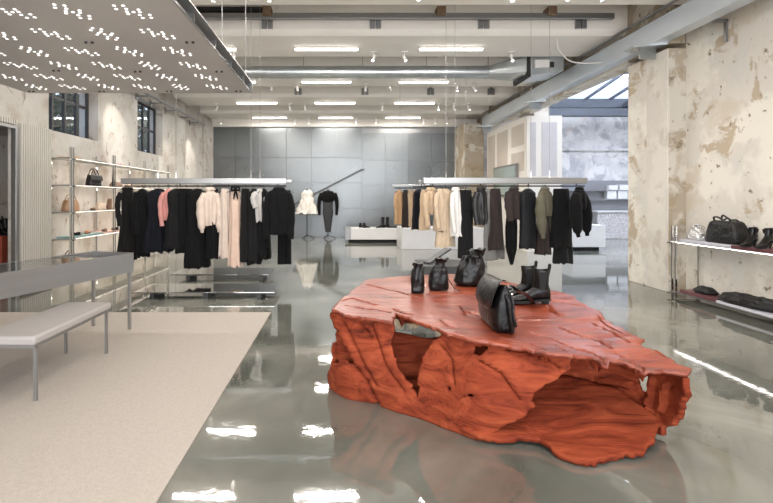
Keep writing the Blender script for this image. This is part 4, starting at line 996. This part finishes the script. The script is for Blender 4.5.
TO = [(332,311,.55),(338,303,.555),(347,297,.56),(357,288,.56),(366,281,.56),(374,280,.56),(400,277.5,.55),(438,275,.55),(470,275,.55),(480,277,.55),(503,282,.55),(525,287,.55),(548,291,.55),(574,296,.55),(577,302,.545),(600,313,.54),(612,324,.53),(630,333,.52),(641,339,.51),(640,346,.50),(650,350,.485),(660,357,.47),(676,364,.45),(689,374,.42),(686,379,.42),(672,374,.43),(655,373,.44),(640,369,.45),(628,364,.46),(610,361,.47),(590,357,.49),(571,357,.50),(552,355,.505),(530,350,.515),(500,345,.53),(470,340,.54),(450,335.5,.545),(441,332.5,.545),(426,325.5,.55),(408,319,.55),(396,314.5,.55),(392.6,323.5,.548),(385,322.5,.548),(365,319,.548),(345,316,.548)]
T3 = [PX(*p) for p in TO]; TP = [(p.x, p.y) for p in T3]
def top_h(x, y):
    sw = sh = 0
    for p in T3:
        d2 = (p.x-x)**2+(p.y-y)**2+.02; w_ = 1/(d2*d2); sw += w_; sh += w_*p.z
    return sh/sw
cracks = [([(367,289),(380,292),(398,296),(420,303)], .010), ([(404,298),(430,297.5),(450,298),(463,296)], .008), ([(394,313),(402,317),(412,319)], .013), ([(462,316),(470,314),(478,317)], .012), ([(460,309),(466,318)], .007), ([(548,308.5),(553,313),(563,317)], .016), ([(343,305),(352,303),(362,306),(376,309)], .008),
          ([(345,310),(360,313),(378,314),(390,317)], .008), ([(560,325),(575,330),(600,336),(612,341)], .010), ([(530,330),(550,334),(575,343),(590,345)], .008), ([(590,322),(610,330),(630,338)], .009), ([(585,343),(596,347),(614,352)], .013), ([(598,318),(606,325),(622,332)], .007), ([(410,287),(424,291),(440,290)], .005), ([(556,341),(566,347)], .008), ([(440,324),(448,330),(462,333)], .007), ([(486,323),(497,329),(515,336)], .006), ([(500,340),(530,342),(548,347)], .006), ([(618,345),(640,352),(664,362)], .008), ([(540,301),(560,306),(585,309)], .005)]
CR = [([PX(a, b, .53) for a, b in l], w_) for l, w_ in cracks]
def top_slab():
    st = .0125; x0 = min(p[0] for p in TP)-.03; y0 = min(p[1] for p in TP)-.03; nx = int((max(p[0] for p in TP)-x0)/st)+3; ny = int((max(p[1] for p in TP)-y0)/st)+3
    V = []; 
    for j in range(ny):
        for i in range(nx):
            x, y = x0+i*st, y0+j*st; z = top_h(x, y)
            z += .006*noise.noise(Vector((x*4, y*4, 1)))+.004*noise.noise(Vector((x*3, y*14, 4)))+.002*noise.noise(Vector((x*25, y*25, 3)))
            for l, w_ in CR:
                for a, b in zip(l[:-1], l[1:]):
                    d, t_ = segd(x, y, a, b)
                    ww = w_*(1+.6*noise.noise(Vector((x*30, y*30, 0))))
                    if d < ww*1.3: z -= .045*(1-d/(ww*1.3))**.5
            # worn shallow scallops near the right and back rim
            q = noise.noise(Vector((x*2.2, y*7, 8)))
            if q > .25 and x > 1.2: z -= .006*min(1, (q-.25)*8)
            V.append(Vector((x, y, z)))
    Q = []
    for j in range(ny-1):
        for i in range(nx-1):
            x, y = x0+(i+.5)*st, y0+(j+.5)*st
            jx = .018*noise.noise(Vector((x*14, y*14, 5)))+.014*noise.noise(Vector((x*45, y*45, 5))); jy = .018*noise.noise(Vector((x*14, y*14, 15)))+.014*noise.noise(Vector((x*45, y*45, 25)))
            if inpoly(x+jx, y+jy, TP): a = j*nx+i; Q.append([a, a+1, a+1+nx, a+nx])
    return sheet_mesh(V, Q, 1)
def lerp_poly(P, u):
    n = len(P)-1; k = min(n-1, int(u*n)); t_ = u*n-k
    p0 = P[max(0, k-1)]; p1 = P[k]; p2 = P[k+1]; p3 = P[min(n, k+2)]
    return .5*((2*p1)+(p2-p0)*t_+(2*p0-5*p1+4*p2-p3)*t_*t_+(3*p1-p0-3*p2+p3)*t_**3)
def wall_sheet(base, top, keep, holes, grooves=(), bulge=.0, st=.0125, amp=.012, seed=0, ridge=0, jit=1.5, bulge_f=None):
    ln = sum((b-a).length for a, b in zip(base[:-1], base[1:])); lt = sum((b-a).length for a, b in zip(top[:-1], top[1:]))
    nu = int(max(ln, lt)/st); nv = int(.6/st); V = []; PJ = []
    for i in range(nu+1):
        u = i/nu; b = lerp_poly(base, u); t_ = lerp_poly(top, u)
        b2 = lerp_poly(base, min(1, u+.01)); b1 = lerp_poly(base, max(0, u-.01)); d = (b2-b1); nrm = Vector((d.y, -d.x, 0)).normalized()
        for j in range(nv+1):
            v = j/nv; p = b.lerp(t_, v); bl = bulge_f(u, v) if bulge_f else bulge*math.sin(PI*v)
            PJ.append(proj(p+nrm*bl))
            k = amp*(noise.noise(p*3+Vector((seed, 0, 0)))*1.6+noise.noise(p*8+Vector((seed, 3, 0)))*.7)+amp*.35*noise.noise(Vector((p.x*8, p.y*8, p.z*26)))
            if ridge: k += ridge*noise.noise(Vector((p.x*2.5, p.y*2.5, p.z*22+seed)))
            px, py = PJ[-1]
            for l, w_ in grooves:
                for a, c in zip(l[:-1], l[1:]):
                    dd, _ = segd(px, py, a, c)
                    if dd < w_: k -= .035*(1-dd/w_)
            V.append(p+nrm*(bl+k))
    Q = []
    for i in range(nu):
        for j in range(nv):
            a = i*(nv+1)+j; ids = [a, a+nv+1, a+nv+2, a+1]
            cx = sum(PJ[q][0] for q in ids)/4; cy = sum(PJ[q][1] for q in ids)/4
            jx = jit*noise.noise(Vector((cx*.22, cy*.22, seed+1)))*1.6; jy = jit*noise.noise(Vector((cx*.22, cy*.22, seed+9)))*1.6
            if keep and not inpoly(cx+jx, cy+jy, keep): continue
            if any(inpoly(cx+jx, cy+jy, h) for h in holes): continue
            Q.append(ids)
    return sheet_mesh(V, Q, 1)
TT = thing('root_table', 'huge hollow red-orange stained tree root table with a flat polished top on the glossy floor', 'table', (.95, 3.4, 0))
obj('table_top', top_slab(), M['wood_top'], TT, smooth=True, solid=.022, angle=50)
# front skin
fb = [PX(*p, 0) for p in ((330,387),(346,397),(374,404),(395,411),(420,418),(445,428),(472,437),(510,443),(548,446))]
for p in fb: p.z = .0
ft = [PX(*p) for p in ((333,312,.535),(350,317,.535),(385,321,.535),(410,325,.53),(441,332,.53),(470,338,.525),(500,344,.515),(540,350,.50),(575,357,.49))]
keep = [(328,306),(600,352),(571,361),(569.6,371),(560,377),(552.7,382.8),(543,386),(534,393),(532,399),(535.8,404.8),(524,416.6),(510,422),(496,431),(480,442),(478,460),(320,410),(326,378),(333,365.7),(343,359),(353,366),(354,363),(347,350),(340,334),(333,318)]
h1 = [(391.5,318),(393.5,330),(392.6,342),(398,366),(408,381),(417.5,397),(419,391),(418,378.6),(423.6,360.5),(431,345),(442,334),(450,328),(400,310)]
holes = [h1, [(473,344),(480,346),(491,345.5),(489,352),(483,354),(479,357),(474,352)], [(446.5,367),(449,366),(448,370),(446,371)], [(459,399),(461,396),(471,393.5),(477,394.5),(468,397)], [(447.5,388),(451,386),(452,390),(449,391)], [(361,329),(364,328),(367,334),(364,333)]]
gro = [([(352,364),(358,370),(366,381),(371,392),(377,404)], 4), ([(344,322),(352,340),(362,360),(376,385)], 2.5), ([(372,324),(380,345),(388,368),(405,392)], 2.5), ([(505,350),(530,356),(548,365)], 3), ([(440,345),(452,360),(455,385)], 2.5), ([(520,352),(545,358),(562,370)], 2.5), ([(360,326),(366,331),(371,338)], 4), ([(480,360),(500,372),(520,400)], 2.5)]
obj('front_skin', wall_sheet(fb, ft, keep, holes, gro, amp=.012, seed=3, bulge_f=lambda u, v: .03*math.sin(PI*v)+.02*math.sin(u*9)*math.sin(PI*v)), M['wood_side'], TT, smooth=True, solid=.032, angle=60)
V3 = lambda *l: [Vector(p) for p in l]
# inner log seen through the big opening
ib = V3((-.04,3.50,0),(.15,3.42,0),(.40,3.38,0),(.70,3.32,0),(1.0,3.28,0)); it_ = V3((-.01,3.46,.44),(.15,3.46,.40),(.40,3.44,.375),(.70,3.40,.36),(1.0,3.32,.48))
obj('inner_log', wall_sheet(ib, it_, None, [], amp=.02, seed=11, ridge=.035, bulge=.03), M['wood_side'], TT, smooth=True, solid=.05, angle=60)
# left end piece
lb = V3((-.06,3.42,0),(-.05,3.62,0),(.0,3.85,0),(.08,4.1,0)); lt = V3((-.02,3.42,.50),(-.01,3.62,.52),(.06,3.85,.52),(.14,4.1,.52))
obj('left_end_skin', wall_sheet(lb, lt, [(325,300),(420,270),(420,420),(325,395),(332,345),(338,340),(336,325)], [], amp=.02, seed=21, ridge=.02), M['wood_side'], TT, smooth=True, solid=.03, angle=60)
# right hollow: back and right wall
rb = V3((1.775,2.52,.02),(1.80,2.70,.02),(1.70,2.95,.02),(1.42,3.10,.02),(1.08,3.10,.02),(.75,3.02,.02)); rt_ = V3((1.79,2.47,.42),(1.84,2.70,.44),(1.80,3.02,.47),(1.45,3.16,.50),(1.08,3.16,.515),(.75,3.06,.53))
kp = [(500,335),(700,355),(694,378),(689,392),(684,408),(675,424),(666,427),(661,437),(654,441),(648,452),(500,460)]
hl = [[(638,377),(643,374.5),(650,378),(651,386),(648,393),(641,391),(637,384)], [(575,380),(583,379),(590,381),(580,384)]]
obj('hollow_wall', wall_sheet(rb, rt_, kp, hl, [([(560,370),(600,380),(630,385)], 3), ([(655,380),(650,400),(655,430)], 3), ([(668,385),(664,410)], 3)], amp=.012, seed=31, ridge=.012, bulge=.03), M['wood_side'], TT, smooth=True, solid=.03, angle=60)
# low slab forming the floor of the hollow
bo = [PX(*p, .02) for p in ((462,433),(480,440),(500,442),(525,442),(540,444),(549,449),(556,455),(568,459),(580,463.5),(596,463),(612,459),(628,457),(641,455),(652,449),(656,440),(668,430))]+V3((1.80,2.75,.1),(1.70,2.98,.12),(1.42,3.12,.13),(1.08,3.12,.13),(.72,3.0,.1))
bp = [(p.x, p.y) for p in bo]
def bottom():
    st = .0125; x0 = min(p[0] for p in bp)-.03; y0 = min(p[1] for p in bp)-.03; nx = int((max(p[0] for p in bp)-x0)/st)+3; ny = int((max(p[1] for p in bp)-y0)/st)+3
    V = []; Q = []
    for j in range(ny):
        for i in range(nx):
            x, y = x0+i*st, y0+j*st; d = max(0, y-2.45-.28*max(0, 1.3-x)); z = .022+.16*min(1, d/.6)**1.1+.015*noise.noise(Vector((x*3, y*9, 2)))*min(1, d*4)+.006*noise.noise(Vector((x*7, y*26, 2)))
            V.append(Vector((x, y, max(.018, z))))
    for j in range(ny-1):
        for i in range(nx-1):
            x, y = x0+(i+.5)*st, y0+(j+.5)*st; q = .012*noise.noise(Vector((x*20, y*20, 5)))
            if inpoly(x+q, y-q, bp): a = j*nx+i; Q.append([a, a+1, a+1+nx, a+nx])
    return sheet_mesh(V, Q, 1)
obj('bottom_slab', bottom(), M['wood_side'], TT, smooth=True, solid=.03, angle=60)
# back supports
kb = V3((1.72,3.2,0),(1.74,3.6,0),(1.70,4.0,0),(1.45,4.5,0),(1.22,4.72,0)); kt = V3((1.72,3.2,.5),(1.78,3.6,.52),(1.78,3.98,.53),(1.5,4.5,.53),(1.25,4.78,.53))
obj('back_skin', wall_sheet(kb, kt, None, [], amp=.03, seed=41, ridge=.03), M['wood_side'], TT, smooth=True, solid=.03, angle=60)
qb = V3((.25,4.15,0),(.30,4.35,0),(.42,4.42,0)); qt = V3((.25,4.15,.53),(.28,4.45,.53),(.45,4.5,.53))
obj('root_leg', wall_sheet(qb, qt, None, [], amp=.03, seed=51, ridge=.02), M['wood_side'], TT, smooth=True, solid=.05, angle=60)

# ------------------------------------------------------------------ bags and boots on the table
def on_top(px, py):
    p = PX(px, py, .55)
    for _ in range(6): p = PX(px, py, top_h(p.x, p.y)+.018)
    return p
p = on_top(417.5, 292.5); tb = thing('drawstring_pouch', 'smallest narrow black leather pouch standing at the left on the red table', 'bag', p, 'leather pouches on the table')
lump(tb, 'bag_body', M['leather'], p, .056, .045, .20, [(0, .9), (.1, 1), (.6, .98), (.85, .85), (1, .7)], .008, 26, seed=2)
lump(tb, 'gathered_neck', M['leather'], p+Vector((0, 0, .185)), .036, .03, .055, [(0, .95), (.35, .75), (1, 1.05)], .012, 40, seed=5, rows_=8)
obj('drawstring', MB().tube(curve_pts([p+Vector((-.03, -.02, .20)), p+Vector((-.035, -.03, .245)), p+Vector((0, -.03, .235)), p+Vector((.03, -.02, .20))], 4), .004, 6), M['leather'], tb)
p = on_top(438, 289.5); tb = thing('drawstring_pouch', 'medium black leather pouch with a loose strap, second from left on the red table', 'bag', p, 'leather pouches on the table')
lump(tb, 'bag_body', M['leather'], p, .085, .06, .21, [(0, .92), (.12, 1), (.5, .96), (.8, .78), (1, .5)], .010, 20, seed=12, lean=(.015, 0))
lump(tb, 'gathered_neck', M['leather'], p+Vector((.015, 0, .19)), .05, .04, .075, [(0, .9), (.35, .7), (1, .95)], .016, 34, seed=15, rows_=8, lean=(.02, 0))
obj('strap', MB().tube(curve_pts([p+Vector((.07, .0, .12)), p+Vector((.105, -.01, .06)), p+Vector((.14, -.03, .012)), p+Vector((.16, -.09, .01))], 5), .008, 8, flat=.5), M['leather'], tb, smooth=True)
p = on_top(469, 284.5); tb = thing('drawstring_pouch', 'largest crumpled black leather bucket bag at the back of the red table', 'bag', p, 'leather pouches on the table')
lump(tb, 'bag_body', M['leather'], p, .135, .10, .25, [(0, .85), (.12, 1), (.4, 1), (.75, .8), (1, .52)], .018, 13, seed=22, lean=(.03, 0), n=48)
lump(tb, 'gathered_neck', M['leather'], p+Vector((.055, 0, .20)), .075, .055, .12, [(0, .95), (.4, .72), (1, 1.0)], .022, 30, seed=25, rows_=10, lean=(.02, 0))
obj('strap', MB().tube(curve_pts([p+Vector((-.04, -.05, .22)), p+Vector((-.02, -.08, .27)), p+Vector((.03, -.08, .30)), p+Vector((.08, -.06, .26))], 5), .009, 8, flat=.5), M['leather'], tb, smooth=True)
# big slouchy tote, long side towards the left, end gusset towards the camera
pf = on_top(507, 334); pb = on_top(490, 304)
ax = Vector((.045, .50, 0)); L_ = ax.length; ax.normalize(); sd = Vector((ax.y, -ax.x, 0))
tb = thing('tote_bag', 'large slouchy black leather tote with front flap in the middle of the red table', 'bag', pf+ax*.26)
rings = []; N = 18; base0 = pf+Vector((0, 0, -.002))
for i in range(N+1):
    u = i/N; hh = .30-.02*math.sin(PI*u)+(-.03*u) ; wd = .062+.02*math.sin(PI*u); c = base0+ax*(L_*u)
    if u < .12: wd *= .70+2.5*u
    if u > .9: hh *= .93; wd *= .8
    sec = [(-1.0, 0), (-1.15, .04), (-1.22, .09), (-1.1, .15), (-.85, .21), (-.5, .255), (-.28, .275), (.05, .27), (.25, .255), (.55, .19), (.85, .11), (1.02, .04), (1.0, 0), (.3, .0), (-.4, 0)]
    r = []
    for k, (a, z) in enumerate(sec):
        n1 = noise.noise(Vector((u*3.5, a*2, z*14)))*.012*(1 if z > .01 else 0)
        fold = -.16*math.exp(-((u-.0)/.12)**2)*(1 if .03 < z < .24 and a > -.2 else 0)
        r.append(c+sd*((a+fold)*wd+n1)+Vector((0, 0, z*hh/.275+n1*.5+(pb.z-pf.z)*u*.3)))
    rings.append(r)
obj('bag_body', MB().loft(rings), M['leather'], tb, smooth=True, sub=1, angle=80)
fl = []
for (a, z, ov) in ((.10, .285, 0), (-.30, .292, 0), (-.62, .268, 0), (-1.02, .215, 0), (-1.24, .165, 0), (-1.30, .125, 0)):
    fl.append([base0+ax*(L_*u)+sd*(a*(.068+.018*math.sin(PI*u))-.003)+Vector((0, 0, (z*(1.08-.1*u)+(.012 if u < .1 else 0)))) for u in [k/10 for k in range(-0, 11)]])
mb = MB(); nn = len(fl[0]); vv = [v for r in fl for v in r]; mb.add(vv, [[i*nn+j, i*nn+j+1, (i+1)*nn+j+1, (i+1)*nn+j] for i in range(len(fl)-1) for j in range(nn-1)])
obj('flap', mb, M['leather'], tb, smooth=True, solid=.007, sub=1)
# end gusset pleat
gp = [base0+sd*x+ax*(-.006-y)+Vector((0, 0, z)) for x, y, z in ((-.01, .004, .235), (.005, .016, .20), (.012, .018, .14), (.02, .012, .07), (.03, .004, .012))]
obj('gusset_fold', MB().tube(curve_pts(gp, 5), .011, 10), M['leather'], tb, smooth=True)
gp = [base0+sd*x+ax*(-.004-y)+Vector((0, 0, z)) for x, y, z in ((.022, .004, .235), (.03, .010, .19), (.032, .012, .12), (.05, .006, .05))]
obj('gusset_fold', MB().tube(curve_pts(gp, 5), .009, 10), M['leather'], tb, smooth=True)
e = on_top(531, 303)
sp = curve_pts([base0+ax*.03+sd*.02+Vector((0, 0, .262)), base0+ax*.10+sd*.05+Vector((0, 0, .272)), base0+ax*.12+sd*.10+Vector((0, 0, .235)), base0.lerp(e, .62)+Vector((.02, .0, .13)), e+Vector((0, -.05, .012)), e+Vector((-.02, .0, .009))], 6)
obj('shoulder_strap', MB().tube(sp, .014, 10, flat=.4), M['leather'], tb, smooth=True)
obj('clasp', MB().lathe(base0+sd*.028+ax*-.006+Vector((0, 0, .235)), [(.007, 0), (.008, .006), (.004, .012)], 10), M['chrome'], tb, smooth=True)
p = on_top(535, 301.5); boot('chelsea_boot', (p.x-.0, p.y-.06, p.z), PI-.12, 1.12, 'black leather chelsea boot on the red table, nearer the camera of the pair', heel=.02, shaft=.15, pointed=True, group='chelsea boots on the table')
boot('chelsea_boot', (p.x-.035, p.y+.10, p.z), PI-.05, 1.12, 'black leather chelsea boot on the red table, farther of the pair', heel=.02, shaft=.15, pointed=True, group='chelsea boots on the table')
